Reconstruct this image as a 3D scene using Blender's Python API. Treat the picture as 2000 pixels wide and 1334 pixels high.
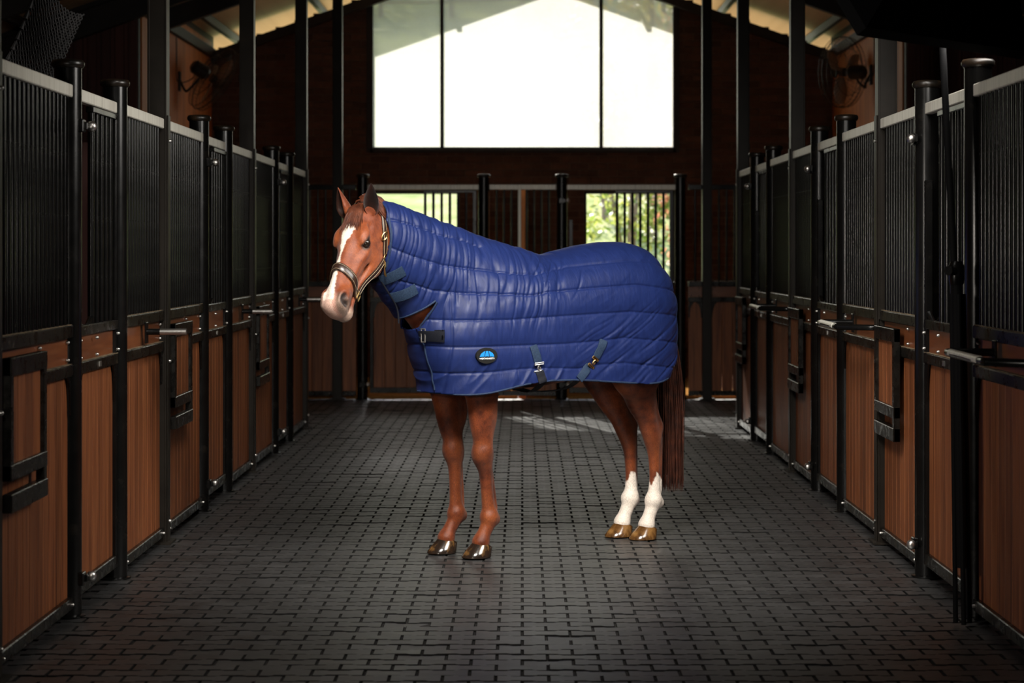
import bpy, bmesh, math, random
import numpy as np
from mathutils import Vector, Matrix, Quaternion
from mathutils.bvhtree import BVHTree

for o in list(bpy.data.objects):
    bpy.data.objects.remove(o)
random.seed(11)
RNG = np.random.default_rng(11)
SC = bpy.context.scene
COL = SC.collection

# ------------------------------------------------------------------ camera
cam_d = bpy.data.cameras.new('camera')
cam = bpy.data.objects.new('camera', cam_d)
COL.objects.link(cam)
SC.camera = cam
cam.location = (0, 0, 1.6)
cam.rotation_euler = (math.pi / 2, 0, 0)
cam_d.sensor_width = 36.0
cam_d.lens = 70.70
cam_d.shift_x = -0.010
cam_d.shift_y = -0.0875
cam_d.clip_end = 500
cam_d.dof.use_dof = True
cam_d.dof.focus_distance = 10.35
cam_d.dof.aperture_fstop = 3.2

# ------------------------------------------------------------------ world, sun, exposure
world = bpy.data.worlds.new('sky')
SC.world = world
world.use_nodes = True
wn = world.node_tree.nodes
wl = world.node_tree.links
wn.clear()
sky = wn.new('ShaderNodeTexSky')
sky.sky_type = 'NISHITA'
sky.sun_disc = False
sky.sun_elevation = math.radians(28)
sky.sun_rotation = math.radians(-15)
bg = wn.new('ShaderNodeBackground')
bg.inputs['Strength'].default_value = 0.60
wo = wn.new('ShaderNodeOutputWorld')
wl.new(sky.outputs[0], bg.inputs[0])
wl.new(bg.outputs[0], wo.inputs[0])

sun_d = bpy.data.lights.new('sun', 'SUN')
sun_d.energy = 19.0
sun_d.angle = math.radians(0.6)
sun_d.color = (1.0, 0.95, 0.86)
sun = bpy.data.objects.new('sun', sun_d)
COL.objects.link(sun)
sun.location = (-12, 60, 22)
sun.rotation_euler = Vector((0.44, -1.54, -0.856)).to_track_quat('-Z', 'Y').to_euler()

SC.view_settings.view_transform = 'Standard'
SC.view_settings.look = 'None'
SC.view_settings.gamma = 1.0
SC.view_settings.use_curve_mapping = False
SC.view_settings.exposure = 0.0
SC.cycles.max_bounces = 8
SC.cycles.transparent_max_bounces = 24
SC.cycles.sample_clamp_indirect = 4.0

# studio softboxes (the photographer's lamps): powers used by their builder further down
KEY_WATTS, SIDE_WATTS, FILL_WATTS = 62.0, 60.0, 15.0

# ------------------------------------------------------------------ helpers
def tag(o, label=None, cat=None, group=None, kind=None):
    if label: o['label'] = label
    if cat: o['category'] = cat
    if group: o['group'] = group
    if kind: o['kind'] = kind
    return o

def empty(name, loc=(0, 0, 0), rz=0.0, parent=None):
    o = bpy.data.objects.new(name, None)
    o.empty_display_size = 0.1
    COL.objects.link(o)
    o.location = loc
    o.rotation_euler = (0, 0, rz)
    o.parent = parent
    return o

class MB:
    """collects shapes into one mesh"""
    def __init__(self):
        self.v = []; self.f = []; self.m = []; self.cur = 0
    def add(self, vs, fs):
        n = len(self.v)
        self.v.extend([tuple(p) for p in vs])
        for q in fs:
            self.f.append(tuple(i + n for i in q)); self.m.append(self.cur)
        return self
    def box(self, x0, x1, y0, y1, z0, z1, b=0.0):
        if b <= 0:
            vs = [(x, y, z) for x in (x0, x1) for y in (y0, y1) for z in (z0, z1)]
            self.add(vs, [(0, 1, 3, 2), (4, 6, 7, 5), (0, 4, 5, 1), (2, 3, 7, 6), (0, 2, 6, 4), (1, 5, 7, 3)])
        else:  # chamfered box
            vs = []; idx = {}
            for ix, (xa, sx) in enumerate(((x0, 1), (x1, -1))):
                for iy, (ya, sy) in enumerate(((y0, 1), (y1, -1))):
                    for iz, (za, sz) in enumerate(((z0, 1), (z1, -1))):
                        for a in range(3):
                            p = [xa + sx * b, ya + sy * b, za + sz * b]
                            p[a] = (xa, ya, za)[a]
                            idx[(ix, iy, iz, a)] = len(vs); vs.append(p)
            fs = []
            g = lambda *k: idx[k]
            fs += [(g(0,0,0,0), g(0,0,1,0), g(0,1,1,0), g(0,1,0,0)), (g(1,0,0,0), g(1,1,0,0), g(1,1,1,0), g(1,0,1,0))]
            fs += [(g(0,0,0,1), g(1,0,0,1), g(1,0,1,1), g(0,0,1,1)), (g(0,1,0,1), g(0,1,1,1), g(1,1,1,1), g(1,1,0,1))]
            fs += [(g(0,0,0,2), g(0,1,0,2), g(1,1,0,2), g(1,0,0,2)), (g(0,0,1,2), g(1,0,1,2), g(1,1,1,2), g(0,1,1,2))]
            for i in (0, 1):
                for j in (0, 1):
                    fs.append((g(i,j,0,0), g(i,j,0,1), g(i,j,1,1), g(i,j,1,0)))
                    fs.append((g(i,0,j,0), g(i,1,j,0), g(i,1,j,2), g(i,0,j,2)))
                    fs.append((g(0,i,j,1), g(0,i,j,2), g(1,i,j,2), g(1,i,j,1)))
                    for k in (0, 1):
                        fs.append((g(i,j,k,0), g(i,j,k,1), g(i,j,k,2)))
            self.add(vs, fs)
        return self
    def tube(self, pts, r, n=10, caps=True, flat=1.0, up=None):
        pts = [Vector(p) for p in pts]
        rs = r if hasattr(r, '__len__') else [r] * len(pts)
        vs = []; prev = None
        for i, p in enumerate(pts):
            t = (pts[min(i + 1, len(pts) - 1)] - pts[max(i - 1, 0)])
            t = t.normalized() if t.length > 1e-9 else Vector((0, 0, 1))
            if prev is None:
                a = Vector(up) if up is not None else (Vector((0, 0, 1)) if abs(t.z) < 0.9 else Vector((1, 0, 0)))
            else:
                a = prev
            u = (a - t * a.dot(t)).normalized(); prev = u
            w = t.cross(u)
            for k in range(n):
                an = 2 * math.pi * k / n
                vs.append(p + (u * math.cos(an) * flat + w * math.sin(an)) * rs[i])
        fs = []
        for i in range(len(pts) - 1):
            for k in range(n):
                a, b = i * n + k, i * n + (k + 1) % n
                fs.append((a, b, b + n, a + n))
        if caps:
            fs.append(tuple(reversed(range(n)))); fs.append(tuple(range((len(pts) - 1) * n, len(pts) * n)))
        return self.add(vs, fs)
    def lathe(self, prof, n=20, at=(0, 0, 0), axis='Z'):
        vs = []; fs = []
        for (r, z) in prof:
            for k in range(n):
                an = 2 * math.pi * k / n
                c, s = r * math.cos(an), r * math.sin(an)
                p = (c, s, z) if axis == 'Z' else ((z, c, s) if axis == 'X' else (s, z, c))
                vs.append((p[0] + at[0], p[1] + at[1], p[2] + at[2]))
        for i in range(len(prof) - 1):
            for k in range(n):
                a, b = i * n + k, i * n + (k + 1) % n
                fs.append((a, b, b + n, a + n))
        fs.append(tuple(reversed(range(n)))); fs.append(tuple(range((len(prof) - 1) * n, len(prof) * n)))
        return self.add(vs, fs)
    def prism(self, poly, y0, y1):
        """poly in (x, z), extruded along y"""
        n = len(poly)
        vs = [(x, y0, z) for x, z in poly] + [(x, y1, z) for x, z in poly]
        fs = [tuple(range(n)), tuple(reversed(range(n, 2 * n)))]
        for i in range(n):
            j = (i + 1) % n
            fs.append((i, i + n, j + n, j))
        return self.add(vs, fs)
    def mesh(self, name, mats, smooth=False):
        me = bpy.data.meshes.new(name)
        me.from_pydata(self.v, [], self.f)
        for m in (mats if isinstance(mats, (list, tuple)) else [mats]):
            me.materials.append(m)
        if any(self.m):
            me.polygons.foreach_set('material_index', self.m)
        bm = bmesh.new(); bm.from_mesh(me)
        bmesh.ops.recalc_face_normals(bm, faces=bm.faces)
        bm.to_mesh(me); bm.free()
        if smooth:
            me.shade_smooth()
            if smooth is not True:
                me.set_sharp_from_angle(angle=math.radians(smooth))
        me.update()
        return me
    def build(self, name, mats, parent=None, loc=(0, 0, 0), smooth=40):
        return put(name, self.mesh(name, mats, smooth), parent, loc)

def put(name, me, parent=None, loc=(0, 0, 0), rot=None):
    o = bpy.data.objects.new(name, me)
    COL.objects.link(o)
    o.parent = parent
    o.location = loc
    if rot: o.rotation_euler = rot
    return o

def catmull(P, k=6):
    P = [Vector(p) for p in P]; out = []
    for i in range(len(P) - 1):
        a = P[max(i - 1, 0)]; b_ = P[i]; c = P[i + 1]; d = P[min(i + 2, len(P) - 1)]
        for j in range(k):
            t = j / k
            out.append(.5 * (2 * b_ + (c - a) * t + (2 * a - 5 * b_ + 4 * c - d) * t * t + (3 * b_ - a - 3 * c + d) * t ** 3))
    out.append(P[-1]); return out

# ------------------------------------------------------------------ materials
def new_mat(name):
    m = bpy.data.materials.new(name); m.use_nodes = True
    nt = m.node_tree
    return m, nt, nt.nodes['Principled BSDF'], nt.nodes, nt.links

def ramp(nodes, stops):
    r = nodes.new('ShaderNodeValToRGB')
    el = r.color_ramp.elements
    while len(el) > 1: el.remove(el[0])
    el[0].position = stops[0][0]; el[0].color = (*stops[0][1], 1)
    for p, c in stops[1:]:
        e = el.new(p); e.color = (*c, 1)
    return r

def noise_mat(name, stops, rough=0.5, scale=(1, 1, 1), freq=6.0, detail=5, bump=0.0, bump_freq=None, metallic=0.0,
              spec=0.5, rough_var=0.0, coord='Object', rnd=0.0, island=False, bump_dist=0.01):
    m, nt, b, N, L = new_mat(name)
    tc = N.new('ShaderNodeTexCoord'); mp = N.new('ShaderNodeMapping'); mp.inputs['Scale'].default_value = scale
    src = tc.outputs[coord]
    if coord == 'World':
        pass
    L.new(src, mp.inputs[0])
    vec = mp.outputs[0]
    rv = None
    if rnd:
        if island:
            g = N.new('ShaderNodeNewGeometry'); rv = g.outputs['Random Per Island']
        else:
            oi = N.new('ShaderNodeObjectInfo'); rv = oi.outputs['Random']
        mm = N.new('ShaderNodeMath'); mm.operation = 'MULTIPLY'; mm.inputs[1].default_value = 37.0
        L.new(rv, mm.inputs[0])
        va = N.new('ShaderNodeVectorMath'); va.operation = 'ADD'
        L.new(vec, va.inputs[0]); L.new(mm.outputs[0], va.inputs[1]); vec = va.outputs[0]
    nz = N.new('ShaderNodeTexNoise'); nz.inputs['Scale'].default_value = freq; nz.inputs['Detail'].default_value = detail
    nz.inputs['Roughness'].default_value = 0.6
    L.new(vec, nz.inputs['Vector'])
    r = ramp(N, stops); L.new(nz.outputs[0], r.inputs[0])
    colr = r.outputs[0]
    if rnd:
        hs = N.new('ShaderNodeHueSaturation')
        mr = N.new('ShaderNodeMapRange'); mr.inputs[3].default_value = 1 - rnd; mr.inputs[4].default_value = 1 + rnd
        L.new(rv, mr.inputs[0]); L.new(mr.outputs[0], hs.inputs['Value']); L.new(colr, hs.inputs['Color']); colr = hs.outputs[0]
    L.new(colr, b.inputs['Base Color'])
    b.inputs['Roughness'].default_value = rough
    b.inputs['Metallic'].default_value = metallic
    b.inputs['Specular IOR Level'].default_value = spec
    if rough_var:
        mr2 = N.new('ShaderNodeMapRange'); mr2.inputs[1].default_value = .3; mr2.inputs[2].default_value = .7
        mr2.inputs[3].default_value = rough - rough_var; mr2.inputs[4].default_value = rough + rough_var
        L.new(nz.outputs[0], mr2.inputs[0]); L.new(mr2.outputs[0], b.inputs['Roughness'])
    if bump:
        nb = N.new('ShaderNodeTexNoise'); nb.inputs['Scale'].default_value = bump_freq or freq * 4; nb.inputs['Detail'].default_value = 4
        L.new(vec, nb.inputs['Vector'])
        bp = N.new('ShaderNodeBump'); bp.inputs['Strength'].default_value = bump; bp.inputs['Distance'].default_value = bump_dist
        L.new(nb.outputs[0], bp.inputs['Height']); L.new(bp.outputs[0], b.inputs['Normal'])
    return m

def plain_mat(name, col, rough=0.5, metallic=0.0, spec=0.5):
    m, nt, b, N, L = new_mat(name)
    b.inputs['Base Color'].default_value = (*col, 1)
    b.inputs['Roughness'].default_value = rough
    b.inputs['Metallic'].default_value = metallic
    b.inputs['Specular IOR Level'].default_value = spec
    return m

M = {}
M['wood'] = noise_mat('stall_wood', [(.28, (.085, .024, .009)), (.48, (.20, .062, .021)), (.72, (.30, .105, .037))],
                      rough=.50, scale=(16, 16, .8), freq=2.4, detail=8, rnd=.22, bump=.08, bump_freq=9, spec=.35)
M['wood_band'] = noise_mat('band_wood', [(.25, (.12, .034, .013)), (.5, (.19, .058, .02)), (.8, (.25, .085, .03))],
                           rough=.4, scale=(1.2, 8, 12), freq=2.5, detail=6, rnd=.12, spec=.5)
M['steel'] = noise_mat('black_steel', [(.3, (.003, .003, .003)), (.62, (.0045, .0043, .004)), (.8, (.014, .011, .008))],
                       rough=.25, spec=.32, freq=9, detail=8, rough_var=.04)
M['steel_dusty'] = noise_mat('dusty_black_steel', [(.3, (.003, .003, .0028)), (.60, (.007, .006, .0045)), (.82, (.07, .05, .03))],
                             rough=.30, spec=.35, freq=16, detail=8, rough_var=.12)
M['zinc'] = noise_mat('galvanised_steel', [(.3, (.50, .46, .38)), (.5, (.80, .77, .68)), (.8, (.88, .85, .77))],
                      rough=.42, scale=(40, 1, 1), freq=1.6, detail=5, metallic=.12, rough_var=.1)
M['column'] = noise_mat('column_paint', [(.3, (.011, .009, .007)), (.6, (.017, .014, .011)), (.85, (.032, .026, .019))],
                        rough=.40, freq=5, detail=8, spec=.18)
M['chrome'] = plain_mat('bright_steel', (.62, .60, .57), .34, 1.0)
M['brass'] = plain_mat('brass', (.70, .48, .20), .28, 1.0)
M['rust'] = noise_mat('rusty_cap', [(.4, (.006, .005, .004)), (.62, (.018, .011, .006)), (.8, (.09, .05, .025))], rough=.34, freq=14, detail=6)
M['paver'] = noise_mat('paver', [(.3, (.0055, .0055, .0058)), (.55, (.011, .011, .0115)), (.8, (.022, .0215, .022))],
                       rough=.46, freq=7, detail=7, rough_var=.06, rnd=.58, bump=.18, bump_freq=26, spec=1.0, coord='Object')
M['paver_s'] = noise_mat('paver_far', [(.3, (.0055, .0055, .0058)), (.55, (.011, .011, .0115)), (.8, (.022, .0215, .022))],
                         rough=.46, freq=7, detail=7, rough_var=.06, rnd=.58, island=True, bump=.18, bump_freq=26, spec=1.0)
M['paver_edge'] = noise_mat('paver_edge', [(.3, (.006, .006, .006)), (.7, (.014, .0135, .013))], rough=.85, freq=20, spec=.1)
for _k in ('paver', 'paver_s'): M[_k].node_tree.nodes['Principled BSDF'].inputs['IOR'].default_value = 1.78
M['joint'] = noise_mat('joint_sand', [(.3, (.006, .005, .005)), (.7, (.014, .012, .011))], rough=.9, freq=30)
M['brick'] = noise_mat('brick', [(.3, (.072, .034, .022)), (.6, (.110, .052, .034)), (.8, (.15, .075, .050))], rough=.8, freq=14, rnd=.3, bump=.3, bump_freq=50)
M['brick_s'] = noise_mat('brick_rest', [(.3, (.072, .034, .022)), (.6, (.110, .052, .034)), (.8, (.15, .075, .050))], rough=.8, freq=14, rnd=.3, island=True, bump=.3, bump_freq=50)
M['mortar'] = noise_mat('mortar', [(.3, (.14, .10, .075)), (.7, (.2, .15, .11))], rough=.95, freq=20)
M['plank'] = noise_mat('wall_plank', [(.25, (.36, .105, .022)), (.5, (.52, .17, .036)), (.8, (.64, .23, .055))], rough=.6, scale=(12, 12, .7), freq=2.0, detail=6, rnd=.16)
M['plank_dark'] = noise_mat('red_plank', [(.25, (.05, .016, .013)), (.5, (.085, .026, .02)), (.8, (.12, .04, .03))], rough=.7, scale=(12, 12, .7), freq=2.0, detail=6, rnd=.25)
M['ceiling'] = noise_mat('ceiling_boards', [(.25, (.42, .24, .12)), (.5, (.58, .37, .20)), (.8, (.70, .48, .28))], rough=.65, scale=(1, 16, 16), freq=1.5, detail=6)
M['beam'] = noise_mat('dark_beam', [(.3, (.010, .008, .007)), (.7, (.022, .017, .014))], rough=.6, freq=8)
M['dark'] = plain_mat('matte_black', (.004, .004, .0045), .75, spec=.15)
M['fan_black'] = plain_mat('fan_black', (.03, .027, .024), .4)
M['fan_blade'] = plain_mat('fan_blade', (.45, .36, .28), .35)
M['rope'] = noise_mat('net_cord', [(.3, (.018, .017, .018)), (.7, (.042, .040, .040))], rough=.8, freq=40)
# ------------------------------------------------------------------ the building
W = 1.95                      # half width of the aisle
COLY = [7.48, 11.07, 14.65, 18.24, 21.82]
YB = 25.4                     # brick end wall
YX = 20.6                     # cross walls beside the end stalls
XE, XO = 3.93, 6.2            # half widths of the end part and of the hall
SL = .352                     # roof slope
def rafter_z(x): return 4.68 + SL * (1.95 - abs(x))
def roof_z(x): return 5.73 - SL * abs(x)

def struct(name, mb, mat, label=None):
    o = mb.build(name, mat, None); o['kind'] = 'structure'
    if label: o['label'] = label
    return o

# floor: bed of joint sand, pavers on top
bed = MB(); bed.box(-XO, XO, -1, YB, -.06, -.009)
floor = struct('floor', bed, M['joint'], 'dark paved floor of the stable aisle')
PL, PW, PH = .20, .10, .0
def paver_mesh(mb=None, ox=0, oy=0, oz=0, mk=True):
    """interlocking wavy-edged paver, 200 x 100 mm"""
    g = .0034; wv = .0058
    def ring(ins, z):
        lx, ly = PL / 2 - g - ins, PW / 2 - g - ins
        pts = []
        for (x, o) in ((-lx, wv), (-lx * .55, wv), (-lx * .40, -wv), (lx * .40, -wv), (lx * .55, wv), (lx, wv)):
            pts.append((x, -(ly + o), z))
        for (x, o) in ((lx, wv), (lx * .55, wv), (lx * .40, -wv), (-lx * .40, -wv), (-lx * .55, wv), (-lx, wv)):
            pts.append((x, ly + o, z))
        return pts
    mb = mb or MB()
    V = ring(0, -.010) + ring(0, -.0025) + ring(.0035, 0)
    n = 12
    fs = []
    for r in (0, 1):
        for k in range(n):
            a, b_ = r * n + k, r * n + (k + 1) % n
            fs.append((a, b_, b_ + n, a + n))
    fs.append(tuple(range(2 * n, 3 * n)))
    P_ = [(x + ox, y + oy, z + oz) for x, y, z in V]
    mb.add(P_, fs)
    for i in range(1, 2 * n + 1): mb.m[-1 - i] = 1      # matte sides and bevels, so they do not glint
    return mb
pav_me = paver_mesh().mesh('paver', [M['paver'], M['paver_edge']], smooth=False)
far = MB(); cells = []
rowi = 0; y = 5.55
rp_ = random.Random(3)
while y < YB - .05:
    off = (rowi % 2) * PL / 2
    lim = W + .20 if y < COLY[3] - .1 else (XO - .3 if y < YX else (W + .6 if y < 21.9 else XE - .1))
    k0 = int(-lim / PL) - 1
    for k in range(k0, -k0 + 1):
        x = k * PL + off
        if abs(x) > lim - .06: continue
        vis = 1020 + 3928 * x / y
        cells.append((y, x, -60 < vis < 2060 and y > 7.44))
    y += PW; rowi += 1
cells.sort()
n_ind = 0
for (y, x, vis) in cells:
    dz = -abs(rp_.gauss(0, .0020)); dz -= .004 if rp_.random() < .03 else 0
    if vis and n_ind < 300:
        o = put('paver', pav_me, floor, (x, y, dz), (rp_.gauss(0, .012), rp_.gauss(0, .010), rp_.gauss(0, .006))); n_ind += 1
    else:
        paver_mesh(far, x, y, dz)
fo = put('pavers', far.mesh('pavers', [M['paver_s'], M['paver_edge']], smooth=False), floor); fo['kind'] = 'stuff'

# roof: two slopes with board lining, rafters at every column line, purlins
for s, nm in ((-1, 'ceiling'), (1, 'ceiling')):
    mb = MB()
    y0, y1 = -1.0, 27.0
    xe = XO + .3
    mb.add([(0, y0, roof_z(0)), (0, y1, roof_z(0)), (s * xe, y1, roof_z(xe)), (s * xe, y0, roof_z(xe)),
            (0, y0, roof_z(0) + .16), (0, y1, roof_z(0) + .16), (s * xe, y1, roof_z(xe) + .16), (s * xe, y0, roof_z(xe) + .16)],
           [(0, 1, 2, 3), (4, 5, 6, 7), (0, 1, 5, 4), (1, 2, 6, 5), (2, 3, 7, 6), (3, 0, 4, 7)])
    c_ = struct(nm, mb, M['ceiling'], 'boarded underside of the pitched stable roof')
    # lining boards near the gable, running down the slope
    bw = .118
    dz_ = .014
    me = MB(); me.add([(0, -bw / 2 + .003, 0), (0, bw / 2 - .003, 0), (s * xe, bw / 2 - .003, -SL * xe), (s * xe, -bw / 2 + .003, -SL * xe),
                       (0, -bw / 2 + .003, dz_), (0, bw / 2 - .003, dz_), (s * xe, bw / 2 - .003, -SL * xe + dz_), (s * xe, -bw / 2 + .003, -SL * xe + dz_)],
                      [(0, 1, 2, 3), (4, 5, 6, 7), (0, 1, 5, 4), (1, 2, 6, 5), (2, 3, 7, 6), (3, 0, 4, 7)])
    me = me.mesh('lining_board', M['ceiling'], smooth=False)
    yy = 18.5
    while yy < 26.95:
        put('lining_board', me, c_, (0, yy, roof_z(0) - dz_)); yy += bw
    for xp in (1.2, 2.6, 3.7, 5.0):
        mb = MB(); z = roof_z(xp) - .02
        mb.box(s * xp - .03, s * xp + .03, 18.5, 26.9, z - .11, z - .01, .004)
        mb.build('purlin', M['beam'], c_)
def rafter(y, xmax, th=.11, dep=.26):
    mb = MB()
    top = [(-xmax, rafter_z(xmax) + dep), (0, rafter_z(0) + dep), (xmax, rafter_z(xmax) + dep)]
    bot = [(xmax, rafter_z(xmax)), (0, rafter_z(0)), (-xmax, rafter_z(xmax))]
    mb.prism(top + bot, y - th / 2, y + th / 2)
    return mb
for i, y in enumerate((7.48, 11.07, 14.65, 18.24)):
    tag(rafter(y, XO - .05).build('roof_rafter', M['beam']), 'black roof rafter spanning the hall above the %s steel columns from the brick wall' % ['fifth', 'fourth', 'third', 'second'][i], 'rafter')
tag(rafter(YX - .08, XO - .05).build('roof_rafter', M['beam']), 'black roof rafter above the red plank cross walls', 'rafter')
tag(rafter(21.82, XE - .02).build('roof_rafter', M['beam']), 'black roof rafter above the end stall fronts', 'rafter')
tag(rafter(YB - .10, XE - .02, .12, .12).build('roof_rafter', M['beam']), 'black roof rafter against the brick gable over the big window', 'rafter')

# outer shell
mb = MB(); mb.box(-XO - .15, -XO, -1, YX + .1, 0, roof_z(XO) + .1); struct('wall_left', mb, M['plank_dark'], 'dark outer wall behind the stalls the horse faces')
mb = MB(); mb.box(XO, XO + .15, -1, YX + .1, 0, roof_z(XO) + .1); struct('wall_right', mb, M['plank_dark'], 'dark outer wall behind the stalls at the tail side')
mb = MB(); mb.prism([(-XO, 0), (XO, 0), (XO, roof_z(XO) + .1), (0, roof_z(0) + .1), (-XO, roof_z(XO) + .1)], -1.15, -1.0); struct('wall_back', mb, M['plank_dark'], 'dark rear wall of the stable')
# cross walls (face the camera) with board-on-board planking
for s, nm, who in ((-1, 'wall_cross_left', 'beside the fan the horse faces'), (1, 'wall_cross_right', 'beside the fan at the tail side')):
    mb = MB(); x0, x1 = sorted((s * XE, s * (XO + .1)))
    mb.prism([(x0, 0), (x1, 0), (x1, roof_z(x1) + .05), (x0, roof_z(x0) + .05)], YX, YX + .10)
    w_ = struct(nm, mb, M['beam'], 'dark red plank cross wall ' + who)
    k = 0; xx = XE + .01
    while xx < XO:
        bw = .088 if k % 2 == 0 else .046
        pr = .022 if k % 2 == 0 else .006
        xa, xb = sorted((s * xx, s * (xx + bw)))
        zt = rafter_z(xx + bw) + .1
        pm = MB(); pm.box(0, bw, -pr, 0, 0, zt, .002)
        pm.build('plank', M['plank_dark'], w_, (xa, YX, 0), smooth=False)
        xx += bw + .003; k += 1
# side walls of the end part, warm vertical planks
for s, nm, who in ((-1, 'wall_end_left', 'behind the fan the horse faces'), (1, 'wall_end_right', 'behind the fan at the tail side')):
    mb = MB(); x0, x1 = sorted((s * XE, s * (XE + .12)))
    mb.box(x0, x1, YX + .1, YB + .2, 0, roof_z(XE) + .05)
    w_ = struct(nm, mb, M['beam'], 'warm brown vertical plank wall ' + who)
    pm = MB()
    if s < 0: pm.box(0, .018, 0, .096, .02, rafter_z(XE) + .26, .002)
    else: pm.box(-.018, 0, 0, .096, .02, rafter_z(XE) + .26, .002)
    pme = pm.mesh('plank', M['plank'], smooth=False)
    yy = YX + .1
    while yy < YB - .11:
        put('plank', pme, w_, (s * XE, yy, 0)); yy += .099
    mb = MB(); mb.box(min(s * XE, s * (XE - .07)), max(s * XE, s * (XE - .07)), YX + .1, YB - .05, rafter_z(XE) + .05, rafter_z(XE) + .17, .004)
    mb.build('wall_plate', M['beam'], w_)

# ---- brick end wall with two low openings and the big gable window
BX0, BX1, BZ0 = -1.905, 1.925, 2.895        # big window
def in_hole(xa, xb, za, zb):
    if xb > BX0 and xa < BX1 and zb > BZ0: return 1
    for (a, c) in ((-1.90, -.785), (.785, 1.93)):
        if xb > a and xa < c and zb > 1.22 and za < 2.375: return 2
    return 0
core = MB(); cells_x = [-XE - .1, BX0, -1.90, -.785, .785, 1.93, BX1 + .002, XE + .1]
CY0, CY1 = YB + .012, YB + .20
def wbox(x0, x1, z0, z1): core.box(x0, x1, CY0, CY1, z0, z1)
wbox(-XE, XE, 0, 1.22); wbox(-XE, -1.90, 1.22, 2.375); wbox(-.785, .785, 1.22, 2.375); wbox(1.93, XE, 1.22, 2.375)
wbox(-XE, XE, 2.375, BZ0)
BL, BH = .24, .086
row0 = round(BZ0 / BH)
zz = BZ0
while zz < 5.3:
    z1 = min(zz + BH, 9)
    xl = (5.73 - .15 - z1) / SL            # stepped top under the roof
    xl = min(XE, math.floor(xl / BL) * BL)
    if xl > 1.95:
        wbox(-xl, BX0, zz, z1); wbox(BX1, xl, zz, z1)
    zz += BH
wall_end = struct('wall_end', core, M['mortar'], 'dark brick gable wall at the end of the aisle')
bme = MB(); bme.box(.005, BL - .005, 0, .05, .005, BH - .005, .004); bme = bme.mesh('brick', M['brick'], smooth=False)
bh_ = MB(); bh_.box(.005, BL / 2 - .005, 0, .05, .005, BH - .005, .004); bh_ = bh_.mesh('brick', M['brick'], smooth=False)
cand = []
for r in range(0, 62):
    za = r * BH + (BZ0 - row0 * BH); zb = za + BH
    if zb < 0.05: continue
    o_ = (r % 2) * BL / 2
    for k in range(-18, 18):
        xa = k * BL + o_; xb = xa + BL
        segs = [(xa, xb)]
        if xb <= -XE or xa >= XE: continue
        lim = min(XE, math.floor((5.73 - .15 - zb) / SL / BL) * BL) if za > BZ0 - .01 else XE
        xa2, xb2 = max(xa, -lim), min(xb, lim)
        for (ha, hb, hz0, hz1) in ((BX0, BX1, BZ0, 9), (-1.90, -.785, 1.22, 2.375), (.785, 1.93, 1.22, 2.375)):
            if zb > hz0 + .02 and za < hz1 - .02 and xb2 > ha and xa2 < hb:
                if xa2 < ha: xb2 = ha
                elif xb2 > hb: xa2 = hb
                else: xb2 = xa2
        if xb2 - xa2 < .03: continue
        z = (za + zb) / 2; x = (xa2 + xb2) / 2
        vis = (2.40 < z < 2.9 and abs(x) < 1.9) * 2 + (z > 2.35 and 1.9 < abs(x) < 3.4) * (1.5 if x > 0 else 1.2)
        cand.append((-vis, abs(x), xa2, xb2, za))
cand.sort()
rest = MB(); nbk = 0
for (v, _, xa, xb, za) in cand:
    if xb - xa > BL - .001 and v < 0 and nbk < 300:
        put('brick', bme, wall_end, (xa, YB - .0 + .0, za)); nbk += 1
    else:
        rest.box(xa + .005, xb - .005, YB, YB + .05, za + .005, za + BH - .005)
ro = rest.build('bricks', M['brick_s'], wall_end, smooth=False); ro['kind'] = 'stuff'
# low openings: timber sills and frames
for i, (a, c) in enumerate(((-1.90, -.785), (.785, 1.93))):
    mb = MB(); mb.box(a - .02, c + .02, YB - .05, YB + .26, 1.17, 1.225, .006); mb.box(a, a + .03, YB + .06, YB + .16, 1.225, 2.375); mb.box(c - .03, c, YB + .06, YB + .16, 1.225, 2.375); mb.box(a, c, YB + .06, YB + .16, 2.335, 2.375)
    struct('window_%d' % (i + 2), mb, M['beam'], ['unglazed low stall window with grass outside', 'unglazed low stall window with bushes outside'][i])

# ---- the gable window: dusty panes between steel mullions
m, nt, b, N, L = new_mat('dusty_glass')
N.remove(b); out = N['Material Output']
tr = N.new('ShaderNodeBsdfTransparent'); tr.inputs[0].default_value = (.93, .95, .95, 1)
tl_ = N.new('ShaderNodeBsdfTranslucent'); tl_.inputs[0].default_value = (.215, .216, .204, 1)
gl = N.new('ShaderNodeBsdfGlossy'); gl.inputs['Roughness'].default_value = .08
tcg = N.new('ShaderNodeTexCoord'); n1 = N.new('ShaderNodeTexNoise'); n1.inputs['Scale'].default_value = 1.3; n1.inputs['Detail'].default_value = 6; L.new(tcg.outputs['Object'], n1.inputs[0])
n2 = N.new('ShaderNodeTexNoise'); n2.inputs['Scale'].default_value = 34; n2.inputs['Detail'].default_value = 4; L.new(tcg.outputs['Object'], n2.inputs[0])
ad = N.new('ShaderNodeMath'); ad.operation = 'MULTIPLY_ADD'; ad.inputs[1].default_value = .35; L.new(n2.outputs[0], ad.inputs[0]); L.new(n1.outputs[0], ad.inputs[2])
mr = N.new('ShaderNodeMapRange'); mr.inputs[1].default_value = .35; mr.inputs[2].default_value = 1.0; mr.inputs[3].default_value = .74; mr.inputs[4].default_value = .92; L.new(ad.outputs[0], mr.inputs[0])
mx = N.new('ShaderNodeMixShader'); L.new(mr.outputs[0], mx.inputs[0]); L.new(tr.outputs[0], mx.inputs[1]); L.new(tl_.outputs[0], mx.inputs[2])
mx2 = N.new('ShaderNodeMixShader'); mx2.inputs[0].default_value = .05; L.new(mx.outputs[0], mx2.inputs[1]); L.new(gl.outputs[0], mx2.inputs[2])
L.new(mx2.outputs[0], out.inputs[0])
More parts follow.
